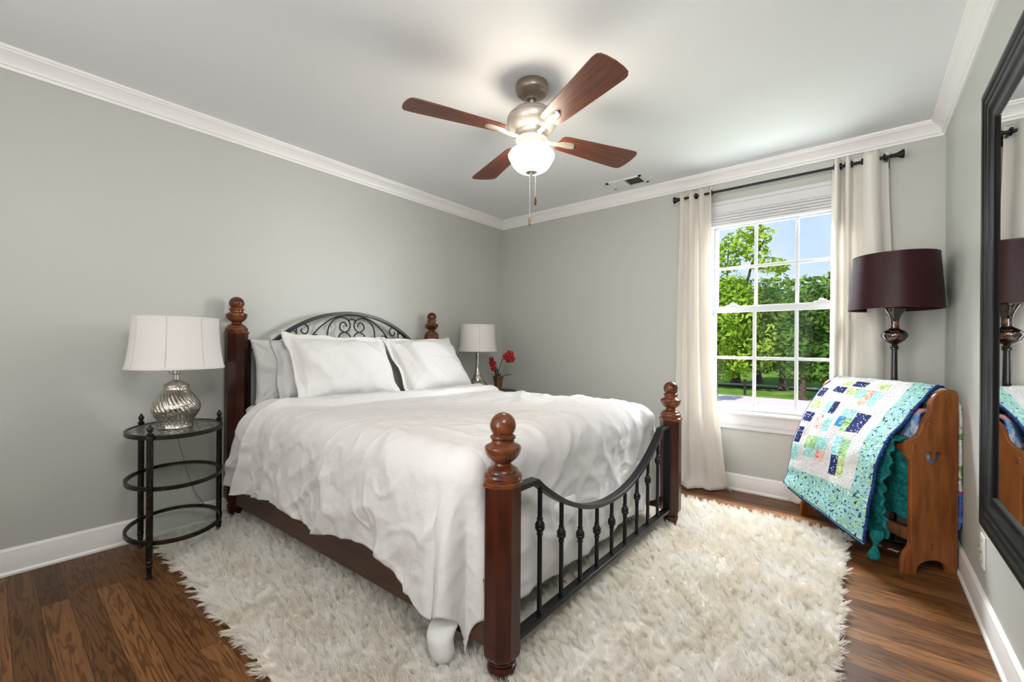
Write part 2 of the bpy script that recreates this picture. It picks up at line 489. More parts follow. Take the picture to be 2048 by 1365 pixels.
def build(name, mb, m, parent=None, smooth=35, off=None, bevel=0, shear=False, weld=False):
    """off: world position of the root, subtracted from the vertices (root has no rotation)."""
    me = bpy.data.meshes.new(name)
    vs = mb.v
    if shear:
        vs = [(x, y - 0.075 * (2.19 - x) / 2.1, z) for x, y, z in vs]
    root_off = None
    if off is not None:
        vs = [(x - off[0], y - off[1], z - off[2]) for x, y, z in vs]
    elif parent is None:
        xs = np.array(vs)
        c = ((xs[:, 0].min() + xs[:, 0].max()) / 2, (xs[:, 1].min() + xs[:, 1].max()) / 2, xs[:, 2].min())
        vs = [(x - c[0], y - c[1], z - c[2]) for x, y, z in vs]
        root_off = c
    me.from_pydata(vs, [], mb.f)
    ms = m if isinstance(m, (list, tuple)) else [m]
    for k in ms:
        me.materials.append(k)
    if len(ms) > 1:
        me.polygons.foreach_set('material_index', mb.mi)
    bm = bmesh.new(); bm.from_mesh(me)
    if weld:
        bmesh.ops.remove_doubles(bm, verts=bm.verts, dist=1e-5)
    bmesh.ops.recalc_face_normals(bm, faces=bm.faces)
    bm.to_mesh(me); bm.free()
    if smooth:
        me.polygons.foreach_set('use_smooth', [True] * len(me.polygons))
        if smooth < 180:
            me.set_sharp_from_angle(angle=math.radians(smooth))
    me.update()
    o = link(name, me, parent, root_off)
    if bevel:
        b = o.modifiers.new('edge', 'BEVEL'); b.width = bevel; b.segments = 2; b.limit_method = 'ANGLE'; b.angle_limit = math.radians(40)
    return o

def tag(o, label=None, cat=None, group=None, kind=None):
    if label: o['label'] = label
    if cat: o['category'] = cat
    if group: o['group'] = group
    if kind: o['kind'] = kind
    return o

def thing(name, loc, label, cat, group=None, kind=None):
    o = bpy.data.objects.new(name, None)
    COL.objects.link(o)
    o.location = loc
    o.empty_display_size = 0.1
    return tag(o, label, cat, group, kind)

def struct(name, mb, m, label, cat, smooth=0, bevel=0, **k):
    o = build(name, mb, m, smooth=smooth, bevel=bevel, **k)
    return tag(o, label, cat, kind='structure')

def nz(x, y, z=0.0):
    return mnoise.noise(Vector((x, y, z)))

def smooth01(t):
    t = max(0.0, min(1.0, t))
    return t * t * (3 - 2 * t)

# ================================================================== ROOM
W, H, YF = 3.458, 2.44, -4.25
T = 0.14
struct('floor', MB().box(-T, W + T, YF - T, T, -0.1, 0.0), M_floor, 'brown oak plank floor of the bedroom', 'floor')
struct('ceiling', MB().box(-T, W + T, YF - T, T, H, H + 0.12), M_ceil, 'flat white ceiling above the bed', 'ceiling')
struct('wall_left', MB().box(-T, 0, YF, 0, 0, H), M_wall, 'sage green wall behind the headboard', 'wall')
struct('wall_right', MB().box(W, W + T, YF, 0, 0, H), M_wall, 'sage green wall holding the big black framed mirror', 'wall')
struct('wall_front', MB().box(-T, W + T, YF - T, YF, 0, H), M_wall, 'sage green wall behind the camera', 'wall')
WX0, WX1, WZ0, WZ1 = 2.148, 3.018, 0.585, 2.055        # window opening
wb = MB()
wb.box(-T, WX0, 0, T, 0, H).box(WX1, W + T, 0, T, 0, H).box(WX0, WX1, 0, T, 0, WZ0).box(WX0, WX1, 0, T, WZ1, H)
struct('wall_back', wb, M_wall, 'sage green wall with the curtained window', 'wall')

# crown moulding: profile (distance from wall, height)
crown = [(0, 2.35), (0.010, 2.35), (0.013, 2.357), (0.013, 2.364), (0.020, 2.368), (0.022, 2.376), (0.030, 2.392), (0.044, 2.410), (0.058, 2.419),
         (0.060, 2.425), (0.066, 2.428), (0.068, 2.436), (0.068, 2.44), (0, 2.44)]
def run(prof, a, b, d, ma, mb_):
    """straight moulding from a to b (2-D), d = unit normal into the room; ma, mb_ = +1 mitre to an inside corner, 0 square."""
    a = Vector((*a, 0)); b = Vector((*b, 0)); d = Vector((*d, 0)); t = (b - a).normalized()
    m = MB(); vs = []
    for p, s, mt in ((a, 1, ma), (b, -1, mb_)):
        for (u, z) in prof:
            vs.append(p + d * u + t * (s * u * mt) + Vector((0, 0, z)))
    n = len(prof)
    fs = [(k, (k + 1) % n, n + (k + 1) % n, n + k) for k in range(n)]
    fs += [tuple(reversed(range(n))), tuple(range(n, 2 * n))]
    return m.add(vs, fs)
struct('trim_1', run(crown, (0, YF), (0, 0), (1, 0), 0, 1), M_trim, 'white crown moulding along the headboard wall', 'trim', smooth=25)
struct('trim_2', run(crown, (0, 0), (W, 0), (0, -1), 1, 1), M_trim, 'white crown moulding along the window wall', 'trim', smooth=25)
struct('trim_3', run(crown, (W, 0), (W, YF), (-1, 0), 1, 0), M_trim, 'white crown moulding above the mirror', 'trim', smooth=25)
base = [(0, 0), (0.021, 0), (0.021, 0.010), (0.018, 0.016), (0.014, 0.019), (0.014, 0.098), (0.012, 0.104), (0.012, 0.112), (0.006, 0.120), (0.003, 0.124), (0, 0.124)]
struct('baseboard_left', run(base, (0, YF), (0, 0), (1, 0), 0, 1), M_trim, 'white baseboard along the headboard wall', 'baseboard', smooth=25)
struct('baseboard_back', run(base, (0, 0), (W, 0), (0, -1), 1, 1), M_trim, 'white baseboard under the window', 'baseboard', smooth=25)
struct('baseboard_right', run(base, (W, 0), (W, YF), (-1, 0), 1, 0), M_trim, 'white baseboard under the mirror', 'baseboard', smooth=25)

# ------------------------------------------------------------------ window
win = thing('window_1', (2.58, 0, WZ0), 'white double hung window with six panes in each sash', 'window', kind='structure')
wo = (2.58, 0, WZ0)
cs = MB()
cs.box(2.062, 2.150, -0.018, 0.0, 0.572, 2.115).box(3.016, 3.104, -0.018, 0.0, 0.572, 2.115)      # side casings
cs.box(2.062, 3.104, -0.018, 0.0, 2.120, 2.178)                                               # head casing
cs.box(2.052, 3.114, -0.026, 0.0, 2.178, 2.205)
cs.box(2.062, 3.104, -0.023, 0.0, 2.112, 2.120)
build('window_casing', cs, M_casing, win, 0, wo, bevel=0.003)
ap = MB()
ap.box(2.05, 3.116, -0.030, 0.05, 0.572, 0.590).box(2.062, 3.104, -0.016, 0.0, 0.465, 0.572).box(2.062, 3.104, -0.022, 0.0, 0.500, 0.520).box(2.062, 3.104, -0.019, 0.0, 0.465, 0.482)
build('window_apron', ap, M_casing, win, 0, wo, bevel=0.003)
jb = MB()
jb.box(WX0, 2.162, 0.0, 0.13, WZ0, WZ1).box(3.004, WX1, 0.0, 0.13, WZ0, WZ1).box(WX0, WX1, 0.0, 0.13, 2.045, WZ1).box(WX0, WX1, 0.03, 0.13, WZ0, 0.598)
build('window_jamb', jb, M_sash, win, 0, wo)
bl = MB()                                                     # the raised cellular shade packed under the head
for k in range(8):
    z = 2.116 - k * 0.0105
    bl.box(2.152, 3.014, -0.014 - 0.007 * (k % 2), 0.022, z - 0.0100, z - 0.0012)
bl.box(2.152, 3.014, -0.018, 0.024, 2.012, 2.030)
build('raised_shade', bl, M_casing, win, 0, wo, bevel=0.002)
def sash(name, x0, x1, z0, z1, y, lo, hi, st=0.030):
    m = MB()
    d0, d1 = y - 0.014, y + 0.014
    m.box(x0, x0 + st, d0, d1, z0, z1).box(x1 - st, x1, d0, d1, z0, z1)
    m.box(x0 + st, x1 - st, d0, d1, z0, z0 + lo).box(x0 + st, x1 - st, d0, d1, z1 - hi, z1)
    gx0, gx1, gz0, gz1 = x0 + st, x1 - st, z0 + lo, z1 - hi
    o = build(name, m, M_sash, win, 0, wo, bevel=0.003)
    mu = MB()
    for k in (1, 2):
        xx = gx0 + (gx1 - gx0) * k / 3
        mu.box(xx - 0.0105, xx + 0.0105, y - 0.011, y + 0.011, gz0, gz1)
    zz = (gz0 + gz1) / 2
    mu.box(gx0, gx1, y - 0.0105, y + 0.0105, zz - 0.0105, zz + 0.0105)
    build('muntin_grid', mu, M_sash, o, 0, wo, bevel=0.002)
    build('pane', MB().box(gx0 - 0.004, gx1 + 0.004, y - 0.002, y + 0.002, gz0 - 0.004, gz1 + 0.004), M_glass, o, 0, wo)
    return o
sash('upper_sash', 2.160, 3.006, 1.352, 2.046, 0.092, 0.032, 0.032, 0.030)
lo_s = sash('lower_sash', 2.155, 3.010, 0.597, 1.398, 0.060, 0.052, 0.048, 0.030)
for xx in (2.30, 2.86):
    k = MB().box(xx - 0.045, xx + 0.045, 0.030, 0.070, 1.398, 1.406).box(xx - 0.016, xx + 0.030, 0.034, 0.060, 1.406, 1.418)
    k.lathe([(0.013, 1.406), (0.013, 1.424), (0.010, 1.426)], xx, 0.05, 16)
    build('sash_lock', k, M_sash, win, 0, wo, bevel=0.003)

# ------------------------------------------------------------------ ceiling vent
vt = thing('ceiling_vent', (1.565, -0.25, H), 'small white two way register on the ceiling near the window wall', 'vent')
vo = (1.565, -0.25, H)
fm = MB()
x0, x1, y0, y1 = 1.415, 1.715, -0.338, -0.162
fm.box(x0, x1, y0, y0 + 0.022, H - 0.006, H).box(x0, x1, y1 - 0.022, y1, H - 0.006, H).box(x0, x0 + 0.022, y0, y1, H - 0.006, H).box(x1 - 0.022, x1, y0, y1, H - 0.006, H)
fm.box(1.563, 1.569, y0, y1, H - 0.006, H)
build('vent_frame', fm, M_trim, vt, 0, vo)
build('vent_shade_sheet', MB().box(x0 + 0.02, x1 - 0.02, y0 + 0.02, y1 - 0.02, H - 0.0015, H - 0.0005), M_dark, vt, 0, vo)  # thin dark sheet, the shade inside the duct put in as colour
sl = MB()
for k in range(12):
    xx = 1.442 + k * 0.0105
    sl.obox((xx, -0.25, H - 0.006), Vector((0.80, 0, 0.60)), (0, 1, 0), Vector((-0.60, 0, 0.80)), 0.0085, 0.066, 0.0006)
for k in range(6):
    xx = 1.582 + k * 0.022
    sl.obox((xx, -0.25, H - 0.006), Vector((-0.74, 0, 0.67)), (0, 1, 0), Vector((0.67, 0, 0.74)), 0.0065, 0.066, 0.0006)
build('vent_slats', sl, M_trim, vt, 0, vo)

# ================================================================== CEILING FAN
FX, FY = 1.745, -1.81
fo = (FX, FY, H)
fan = thing('ceiling_fan', fo, 'four blade walnut and bronze ceiling fan with a lit glass bowl', 'ceiling fan')
build('canopy', MB().lathe([(0.082, 2.44), (0.084, 2.432), (0.084, 2.404), (0.080, 2.396), (0.064, 2.382), (0.034, 2.372), (0.030, 2.368), (0.026, 2.362), (0.012, 2.358)], FX, FY, 48), M_bronze, fan, 30, fo)
build('downrod', MB().lathe([(0.0115, 2.375), (0.0115, 2.285)], FX, FY, 20), M_bronze_lt, fan, 30, fo)
hs = MB().lathe([(0.014, 2.318), (0.020, 2.312), (0.030, 2.306), (0.074, 2.302), (0.104, 2.292), (0.120, 2.276), (0.127, 2.262), (0.1245, 2.259), (0.1245, 2.255), (0.129, 2.252),
                 (0.128, 2.232), (0.119, 2.218), (0.102, 2.200), (0.086, 2.192), (0.084, 2.176), (0.078, 2.168), (0.078, 2.150), (0.02, 2.150)], FX, FY, 64)
build('motor_housing', hs, M_bronze_lt, fan, 30, fo)
build('light_fitter', MB().lathe([(0.030, 2.160), (0.082, 2.158), (0.084, 2.152), (0.082, 2.146), (0.074, 2.144), (0.074, 2.122), (0.066, 2.118), (0.03, 2.118)], FX, FY, 48), M_bronze_lt, fan, 30, fo)
bw = MB().lathe([(0.066, 2.120), (0.075, 2.116), (0.084, 2.106), (0.095, 2.098), (0.110, 2.088), (0.119, 2.074), (0.119, 2.064), (0.113, 2.053), (0.108, 2.043), (0.098, 2.024), (0.083, 2.006),
                 (0.064, 1.994), (0.038, 1.987), (0.012, 1.985), (1e-5, 1.985)], FX, FY, 56, cap=False)
tag(build('light_bowl', bw, M_bowl, fan, 40, fo), 'glowing frosted glass bowl')
build('bowl_finial', MB().lathe([(0.030, 1.9895), (0.031, 1.984), (0.022, 1.980), (0.010, 1.979), (0.008, 1.972), (0.004, 1.966), (1e-5, 1.965)], FX, FY, 24), M_nickel, fan, 40, fo)
# blades: outline in (r, w)
def blade_outline():
    L = []
    n = 10
    lead = [(0.165, -0.040), (0.175, -0.052), (0.20, -0.058), (0.35, -0.068), (0.50, -0.078), (0.615, -0.085)]
    tip = [(0.640, -0.082), (0.652, -0.070), (0.658, -0.045), (0.660, 0.0), (0.655, 0.045), (0.646, 0.072), (0.632, 0.084), (0.610, 0.087)]
    trail = [(0.50, 0.080), (0.35, 0.069), (0.20, 0.058), (0.175, 0.052), (0.165, 0.040)]
    return lead + tip + trail
def add_blade(th):
    ol = blade_outline()
    pit = math.radians(-10)
    d = Vector((math.cos(th), math.sin(th), 0)); w0 = Vector((-math.sin(th), math.cos(th), 0))
    w = (w0 * math.cos(pit) + Vector((0, 0, math.sin(pit)))).normalized()
    up = d.cross(w).normalized()
    c = Vector((FX, FY, 2.176))
    m = MB(); vs = []
    for h in (-0.003, 0.003):
        for (r, q) in ol:
            vs.append(c + d * r + w * q + up * h)
    n = len(ol)
    fs = [tuple(reversed(range(n))), tuple(range(n, 2 * n))] + [(k, (k + 1) % n, n + (k + 1) % n, n + k) for k in range(n)]
    m.add(vs, fs)
    # object space runs along the blade, so the grain does too
    o = build('blade', m, M_blade, fan, 25, fo)
    R = Matrix((d, w, up)).transposed()
    Rt = R.transposed()
    for v in o.data.vertices:
        v.co = Rt @ v.co
    o.matrix_local = R.to_4x4()
    # blade iron under the blade
    cl = Rt @ (c - Vector(fo))
    pts = [(0.070, 0.014, -0.020), (0.110, 0.013, -0.022), (0.150, 0.013, -0.018), (0.175, 0.022, -0.012), (0.235, 0.026, -0.0095), (0.252, 0.020, -0.0090), (0.262, 0.008, -0.0085)]
    vs = []
    for (r, hw, z) in pts:
        for (q, dz) in ((-hw, 0.006), (-hw * 0.5, -0.003), (hw * 0.5, -0.003), (hw, 0.006)):
            vs.append(Vector((r, q, z + dz)) + cl)
    m = MB(); fs = []
    for i in range(len(pts) - 1):
        for k in range(3):
            fs.append((i * 4 + k, i * 4 + k + 1, (i + 1) * 4 + k + 1, (i + 1) * 4 + k))
        fs.append((i * 4 + 3, i * 4, (i + 1) * 4, (i + 1) * 4 + 3))
    fs += [(0, 1, 2, 3), tuple(len(pts) * 4 - 4 + k for k in (3, 2, 1, 0))]
    m.add(vs, fs)
    build('blade_iron', m, M_bronze_lt, o, 20)
for k in range(4):
    add_blade(math.radians(-114 + 90 * k))
chain_spots = [(FX - 0.012, FY - 0.035, 2.118, 1.745), (FX + 0.022, FY + 0.004, 2.118, 1.850)]
for (x, y, za, zb) in [(1.7635, -1.800, 1.985, 1.852), (1.7405, -1.818, 1.985, 1.745)]:
    c = MB()
    c.tube([(x, y, za), (x, y, zb)], 0.0012, 6)
    k = za
    while k > zb:
        c.ball((x, y, k), 0.0022, 6, 4); k -= 0.010
    ch = build('pull_chain', c, M_nickel, fan, 60, fo)
    build('chain_pull', MB().lathe([(0.0015, zb + 0.006), (0.004, zb), (0.0062, zb - 0.012), (0.0066, zb - 0.026), (0.005, zb - 0.036), (1e-5, zb - 0.038)], x, y, 14), M_gold if zb < 1.8 else M_finial, ch, 60, fo)

# ================================================================== RUG
def fur_mat():
    m = bpy.data.materials.new('cream_wool_pile')
    m.use_nodes = True
    n = m.node_tree.nodes; l = m.node_tree.links
    b = n['Principled BSDF']
    b.inputs['Roughness'].default_value = 0.9
    b.inputs['Specular IOR Level'].default_value = 0.1
    tc = n.new('ShaderNodeTexCoord')
    t = n.new('ShaderNodeTexNoise'); t.inputs['Scale'].default_value = 7.0; t.inputs['Detail'].default_value = 5.0
    l.new(tc.outputs['Object'], t.inputs['Vector'])
    r = n.new('ShaderNodeValToRGB')
    r.color_ramp.elements[0].position = 0.30; r.color_ramp.elements[0].color = (0.82, 0.765, 0.665, 1)
    r.color_ramp.elements[1].position = 0.62; r.color_ramp.elements[1].color = (0.93, 0.905, 0.855, 1)
    l.new(t.outputs['Fac'], r.inputs[0]); l.new(r.outputs[0], b.inputs['Base Color'])
    return m
M_fur = fur_mat()
rx0, rx1, ry0, ry1 = 0.125, 3.015, -3.01, -0.515
rg = MB()
NX, NY = 58, 50
rows = []
for j in range(NY + 1):
    row = []
    for i in range(NX + 1):
        x = rx0 + (rx1 - rx0) * i / NX; y = ry0 + (ry1 - ry0) * j / NY
        ex = 0.018 * nz(x * 4, y * 4, 3.0) if i in (0, NX) or j in (0, NY) else 0
        row.append((x + (ex if i in (0, NX) else 0), y + (ex if j in (0, NY) else 0), 0.010 + 0.003 * nz(x * 5, y * 5)))
    rows.append(row)
rg.grid(rows)
o4 = len(rg.v)
rug = build('shag_rug', rg, M_fur, None, 180)
tag(rug, 'cream shaggy wool rug spread under the bed', 'rug')
rug.modifiers.new('backing', 'SOLIDIFY').thickness = 0.008
psm = rug.modifiers.new('pile', 'PARTICLE_SYSTEM')
ps = rug.particle_systems[0].settings
ps.type = 'HAIR'
ps.count = 42000
ps.hair_length = 0.028
ps.hair_step = 4
ps.render_step = 3
ps.display_step = 2
ps.emit_from = 'FACE'
ps.distribution = 'RAND'
ps.use_modifier_stack = False
ps.child_type = 'SIMPLE'
ps.child_percent = 0
ps.rendered_child_count = 16
ps.child_radius = 0.010
ps.child_roundness = 0.4
ps.clump_factor = 0.5
ps.clump_shape = 0.2
ps.roughness_2 = 0.006
ps.roughness_2_size = 0.6
ps.roughness_endpoint = 0.008
ps.tangent_factor = 0.0
ps.object_align_factor = (-0.0016, -0.0030, 0.0)
ps.factor_random = 0.0062
ps.root_radius = 0.8
ps.tip_radius = 0.25
ps.radius_scale = 0.0014
ps.shape = 0.0
ps.material = 1
rug.particle_systems[0].seed = 3

# ================================================================== BED
bo = (0.09, -2.62, 0.0)
bed = thing('bed', bo, 'cherry wood post bed with a black iron headboard and curved footboard', 'bed')
FIN = [(0.0605, 0.0), (0.0645, 0.006), (0.0645, 0.017), (0.060, 0.022), (0.0595, 0.028), (0.061, 0.033), (0.059, 0.040), (0.051, 0.046), (0.050, 0.051), (0.046, 0.056), (0.037, 0.061),
       (0.028, 0.067), (0.0265, 0.073), (0.0285, 0.077), (0.033, 0.079), (0.036, 0.082), (0.046, 0.091), (0.053, 0.102), (0.0565, 0.114), (0.0575, 0.120), (0.0565, 0.126), (0.052, 0.130),
       (0.040, 0.135), (0.036, 0.139), (0.0355, 0.147), (0.0395, 0.151), (0.0405, 0.155), (0.0395, 0.159), (0.033, 0.163)]
BALL = [(0.0412 * math.sin(a), 0.192 - 0.0412 * math.cos(a)) for a in [0.85 + (PI - 0.85) * k / 14 for k in range(15)]]
BALL[-1] = (1e-5, BALL[-1][1])
def bedpost(x, y, zt, foot_top):
    z0 = 0.004
    fz = foot_top
    m = MB()
    k = fz / 0.09
    m.lathe([(0.022, z0), (0.026, z0 + 0.004), (0.036, 0.030 * k), (0.044, 0.052 * k), (0.046, 0.064 * k), (0.043, 0.072 * k), (0.036, 0.076 * k), (0.040, 0.080 * k), (0.046, 0.083 * k), (0.046, 0.089 * k)], x, y, 36)
    m.lathe([(0.046, fz - 0.002), (0.058, fz + 0.014), (0.0605, fz + 0.022), (0.0605, zt - 0.233 + 0.004)], x, y, 8, phase=PI / 8)
    p = build('bedpost', m, M_cherry, bed, 30, bo, shear=True)
    f = MB()
    zz = zt - 0.233
    f.lathe([(0.0605, zz), (0.0665, zz + 0.006), (0.0665, zz + 0.016), (0.060, zz + 0.022)], x, y, 8, phase=PI / 8)
    f.lathe([(r, zz + h) for r, h in FIN[3:]] + [(r, zz + h) for r, h in BALL], x, y, 44)
    build('finial', f, M_finial, p, 32, bo, shear=True)
YN, YFAR = -2.547, -0.993
bedpost(0.09, YN, 1.374, 0.128); bedpost(0.09, YFAR - 0.008, 1.374, 0.128)
bedpost(2.19, YN, 0.872, 0.092); bedpost(2.19, YFAR, 0.874, 0.092)
for yy in (YN, YFAR):
    s = -1 if yy == YN else 1
    m = MB().box(0.14, 2.14, yy - 0.018, yy + 0.018, 0.105, 0.325)
    build('side_rail', m, M_rail, bed, 0, bo, bevel=0.004, shear=True)
# footboard
fb = MB()
yc = (YN + YFAR) / 2
ya, yb = YN + 0.055, YFAR - 0.055
def fb_rail(y):
    q = (y - yc) / 0.605
    return 0.385 + 0.225 * (abs(q) ** 2.1)
pts = [(2.19, ya, 0.612), (2.19, yc - 0.605, 0.612)]
pts += [(2.19, yc - 0.605 + 1.21 * k / 40, fb_rail(yc - 0.605 + 1.21 * k / 40)) for k in range(1, 40)]
pts += [(2.19, yc + 0.605, 0.612), (2.19, yb, 0.612)]
prof = [(-0.009, -0.019), (0.009, -0.019), (0.009, 0.019), (-0.009, 0.019)]
fb.sweep(pts, prof, up=(1, 0, 0))
fb.box(2.171, 2.209, ya - 0.012, ya + 0.008, 0.10, 0.621).box(2.171, 2.209, yb - 0.008, yb + 0.012, 0.10, 0.621)
fb.box(2.171, 2.209, ya, yb, 0.110, 0.128)
fbo = build('footboard', fb, M_iron, bed, 30, bo, bevel=0.0015, shear=True)
for k in range(9):
    y = yc + (k - 4) * 0.1425
    zt = fb_rail(y)
    kz = zt - 0.108 - 0.035 * abs((k - 4) / 4) ** 2
    m = MB()
    m.lathe([(0.0088, 0.126), (0.0088, kz - 0.032), (0.0115, kz - 0.030), (0.0115, kz - 0.026), (0.009, kz - 0.024), (0.013, kz - 0.016), (0.0175, kz - 0.008), (0.018, kz - 0.004), (0.0155, kz - 0.001), (0.0155, kz + 0.001),
             (0.018, kz + 0.004), (0.0175, kz + 0.008), (0.013, kz + 0.016), (0.009, kz + 0.024), (0.0115, kz + 0.026), (0.0115, kz + 0.030), (0.0088, kz + 0.032), (0.0088, zt - 0.004)], 2.19, y, 16)
    build('spindle', m, M_iron, fbo, 40, bo, shear=True)
# headboard
hb = MB()
HXx = 0.09
def HB(c, z):
    """point of the headboard plane: c = offset from the bed's middle."""
    return (HXx, yc - 0.004 + c, z)
hy0, hy1 = -0.72, 0.72
hb.box(HXx - 0.019, HXx + 0.019, yc + hy0 - 0.018, yc + hy0 + 0.018, 0.30, 1.112).box(HXx - 0.019, HXx + 0.019, yc + hy1 - 0.018, yc + hy1 + 0.018, 0.30, 1.112)
def arch(c):
    R_ = (0.56 ** 2 + 0.222 ** 2) / (2 * 0.222)
    return 1.318 - R_ + math.sqrt(max(R_ * R_ - c * c, 0))
pts = [HB(hy0, 1.098), HB(-0.56, 1.098)] + [HB(-0.56 + 1.12 * k / 40, arch(-0.56 + 1.12 * k / 40)) for k in range(1, 40)] + [HB(0.56, 1.098), HB(hy1, 1.098)]
hb.sweep(pts, [(-0.011, -0.018), (0.011, -0.018), (0.011, 0.018), (-0.011, 0.018)], up=(1, 0, 0))
hb.box(HXx - 0.016, HXx + 0.016, yc + hy0, yc + hy1, 0.50, 0.52)
hbo = build('headboard', hb, M_iron, bed, 30, bo, bevel=0.0015, shear=True)
def spl(P, n=8):
    """Catmull-Rom through 2-D points."""
    out = []
    Q = [P[0]] + list(P) + [P[-1]]
    for i in range(1, len(Q) - 2):
        for k in range(n):
            t = k / n
            p = []
            for a in range(2):
                p0, p1, p2, p3 = Q[i - 1][a], Q[i][a], Q[i + 1][a], Q[i + 2][a]
                p.append(0.5 * ((2 * p1) + (-p0 + p2) * t + (2 * p0 - 5 * p1 + 4 * p2 - p3) * t * t + (-p0 + 3 * p1 - 3 * p2 + p3) * t ** 3))
            out.append(tuple(p))
    out.append(P[-1])
    return out
scr = []
scr.append([(-0.32, 1.12), (-0.27, 1.185), (-0.20, 1.245), (-0.13, 1.283), (-0.05, 1.300), (0.0, 1.302)])
scr.append([(-0.190, 1.05), (-0.196, 1.10), (-0.194, 1.149), (-0.185, 1.205), (-0.151, 1.257), (-0.097, 1.283), (-0.042, 1.272), (-0.016, 1.232), (-0.030, 1.192), (-0.061, 1.176), (-0.097, 1.200), (-0.094, 1.234), (-0.072, 1.249), (-0.052, 1.238), (-0.044, 1.216)])
scr.append([(-0.061, 1.176), (-0.098, 1.158), (-0.108, 1.12), (-0.088, 1.082), (-0.050, 1.070), (-0.020, 1.092), (-0.012, 1.128), (-0.026, 1.160), (-0.061, 1.176)])
scr.append([(-0.026, 1.262), (-0.012, 1.273), (0.0, 1.275)])
scr.append([(-0.430, 1.06), (-0.418, 1.12), (-0.412, 1.170), (-0.408, 1.204), (-0.370, 1.224), (-0.335, 1.206), (-0.336, 1.170), (-0.358, 1.156), (-0.380, 1.172), (-0.376, 1.190)])
scr.append([(-0.412, 1.165), (-0.440, 1.180), (-0.462, 1.165), (-0.470, 1.135), (-0.455, 1.10), (-0.440, 1.06)])
scr.append([(-0.30, 1.05), (-0.262, 1.08), (-0.245, 1.125), (-0.275, 1.152), (-0.300, 1.135), (-0.290, 1.112)])
sm = MB()
for s in scr:
    for sg in (-1, 1):
        sm.tube([HB(a * -sg if sg < 0 else a, z) if False else HB(a if sg > 0 else -a, z) for a, z in spl(s)], 0.0052, 8)
sm.tube([HB(hy0, 1.046), HB(hy1, 1.046)], 0.0045, 8)
build('scrollwork', sm, M_iron, hbo, 60, bo, shear=True)

# mattress and box spring
def soft_box(x0, x1, y0, y1, z0, z1, r, n=26, wr=0.006, seed=0):
    """rounded box as a swept shell with wrinkled sides."""
    m = MB(); rows = []
    prof = [(-r, z0)] + [(-r + r * math.sin(a), z0 + r - r * math.cos(a)) for a in [PI / 8 * k for k in range(1, 5)]]
    nz_ = 10
    prof += [(0, z0 + r + (z1 - z0 - 2 * r) * k / nz_) for k in range(1, nz_)]
    prof += [(-r + r * math.cos(a), z1 - r + r * math.sin(a)) for a in [PI / 8 * k for k in range(0, 5)]]
    loop = []
    N = 60
    for k in range(N): loop.append((x0 + (x1 - x0) * k / N, y0, 0, -1))
    for k in range(N): loop.append((x1, y0 + (y1 - y0) * k / N, 1, 0))
    for k in range(N): loop.append((x1 - (x1 - x0) * k / N, y1, 0, 1))
    for k in range(N): loop.append((x0, y1 - (y1 - y0) * k / N, -1, 0))
    for (u, z) in prof:
        row = []
        for (x, y, a, b) in loop:
            d = u + (wr * nz(x * 3 + y * 3 + seed, z * 26 + 2.5 * nz(x * 3, y * 3, 9), seed) if z0 + r < z < z1 - r * 0.3 else 0)
            cx = min(max(x, x0 + r), x1 - r); cy = min(max(y, y0 + r), y1 - r)
            # rounded plan corners
            nx_, ny_ = x - cx, y - cy
            if nx_ and ny_:
                L = math.hypot(nx_, ny_); nx_, ny_ = nx_ / L, ny_ / L
                row.append((cx + nx_ * (r + d), cy + ny_ * (r + d), z))
            else:
                row.append((x + a * d, y + b * d, z))
        rows.append(row)
    m.grid(rows, wrap=True)
    n = len(loop)
    m.f.append(tuple(range(n))); m.mi.append(0)
    m.f.append(tuple((len(rows) - 1) * n + k for k in range(n))); m.mi.append(0)
    return m
tag(build('box_spring', soft_box(0.135, 2.105, -2.515, -1.025, 0.165, 0.44, 0.03, wr=0.004, seed=4), M_sheet, None, 60, shear=True),
    'white covered box spring seen through the footboard spindles', 'box spring')
tag(build('mattress', soft_box(0.125, 2.07, -2.525, -1.015, 0.442, 0.705, 0.045, wr=0.010, seed=1), M_sheet, None, 60, shear=True),
    'mattress in a white fitted sheet under the duvet', 'mattress')

# duvet
XE, YEn, YEf, RD = 1.985, -2.50, -1.04, 0.115
ZT = 0.732
def hem_near(s):
    base_ = 0.285 + 0.012 * math.sin(s * 9) + 0.010 * nz(s * 5, 1.0) + 0.02 * math.exp(-((s - 1.55) / 0.2) ** 2)
    base_ -= 0.10 * smooth01((s - 1.72) / 0.25)
    return base_
def drop_len(zh):
    return ZT - RD - zh + RD * PI / 2
def wrap(o):
    """distance past an edge -> (outward, down)."""
    if o <= 0: return 0.0, 0.0
    if o < RD * PI / 2:
        a = o / RD
        return RD * math.sin(a), RD * (1 - math.cos(a))
    e = o - RD * PI / 2
    return RD + 0.05 * e, RD + e
def duvet_point(s, t, dy):
    """s: along the bed; t in [0,1] across the top, dy: signed overflow (<0 near side, >0 far side)."""
    o = max(0.0, s - XE)
    a = abs(dy)
    if o <= 0 or a <= 0:
        ox, dz1 = wrap(o); oy, dz2 = wrap(a)
        x = min(s, XE) + ox
        y = (YEn if dy < 0 else YEf) + (-oy if dy < 0 else oy) if dy else YEn + (YEf - YEn) * t
        z = ZT - dz1 - dz2
    else:
        h = math.hypot(o, a)
        ph = math.atan2(a, o)
        hh = h * (1 - 0.17 * math.sin(2 * ph))
        out, dz = wrap(hh)
        out = out * (1 + 0.26 * math.sin(ph * 6) * smooth01((hh - 0.15) / 0.3))
        x = XE + out * math.cos(ph)
        y = (YEn - out * math.sin(ph)) if dy < 0 else (YEf + out * math.sin(ph))
        z = ZT - dz
    return Vector((x, y, z))
nN, nT, nF, nS, nO = 84, 130, 26, 260, 70
DF = 0.635
base_pts = []; meta = []
cols = []
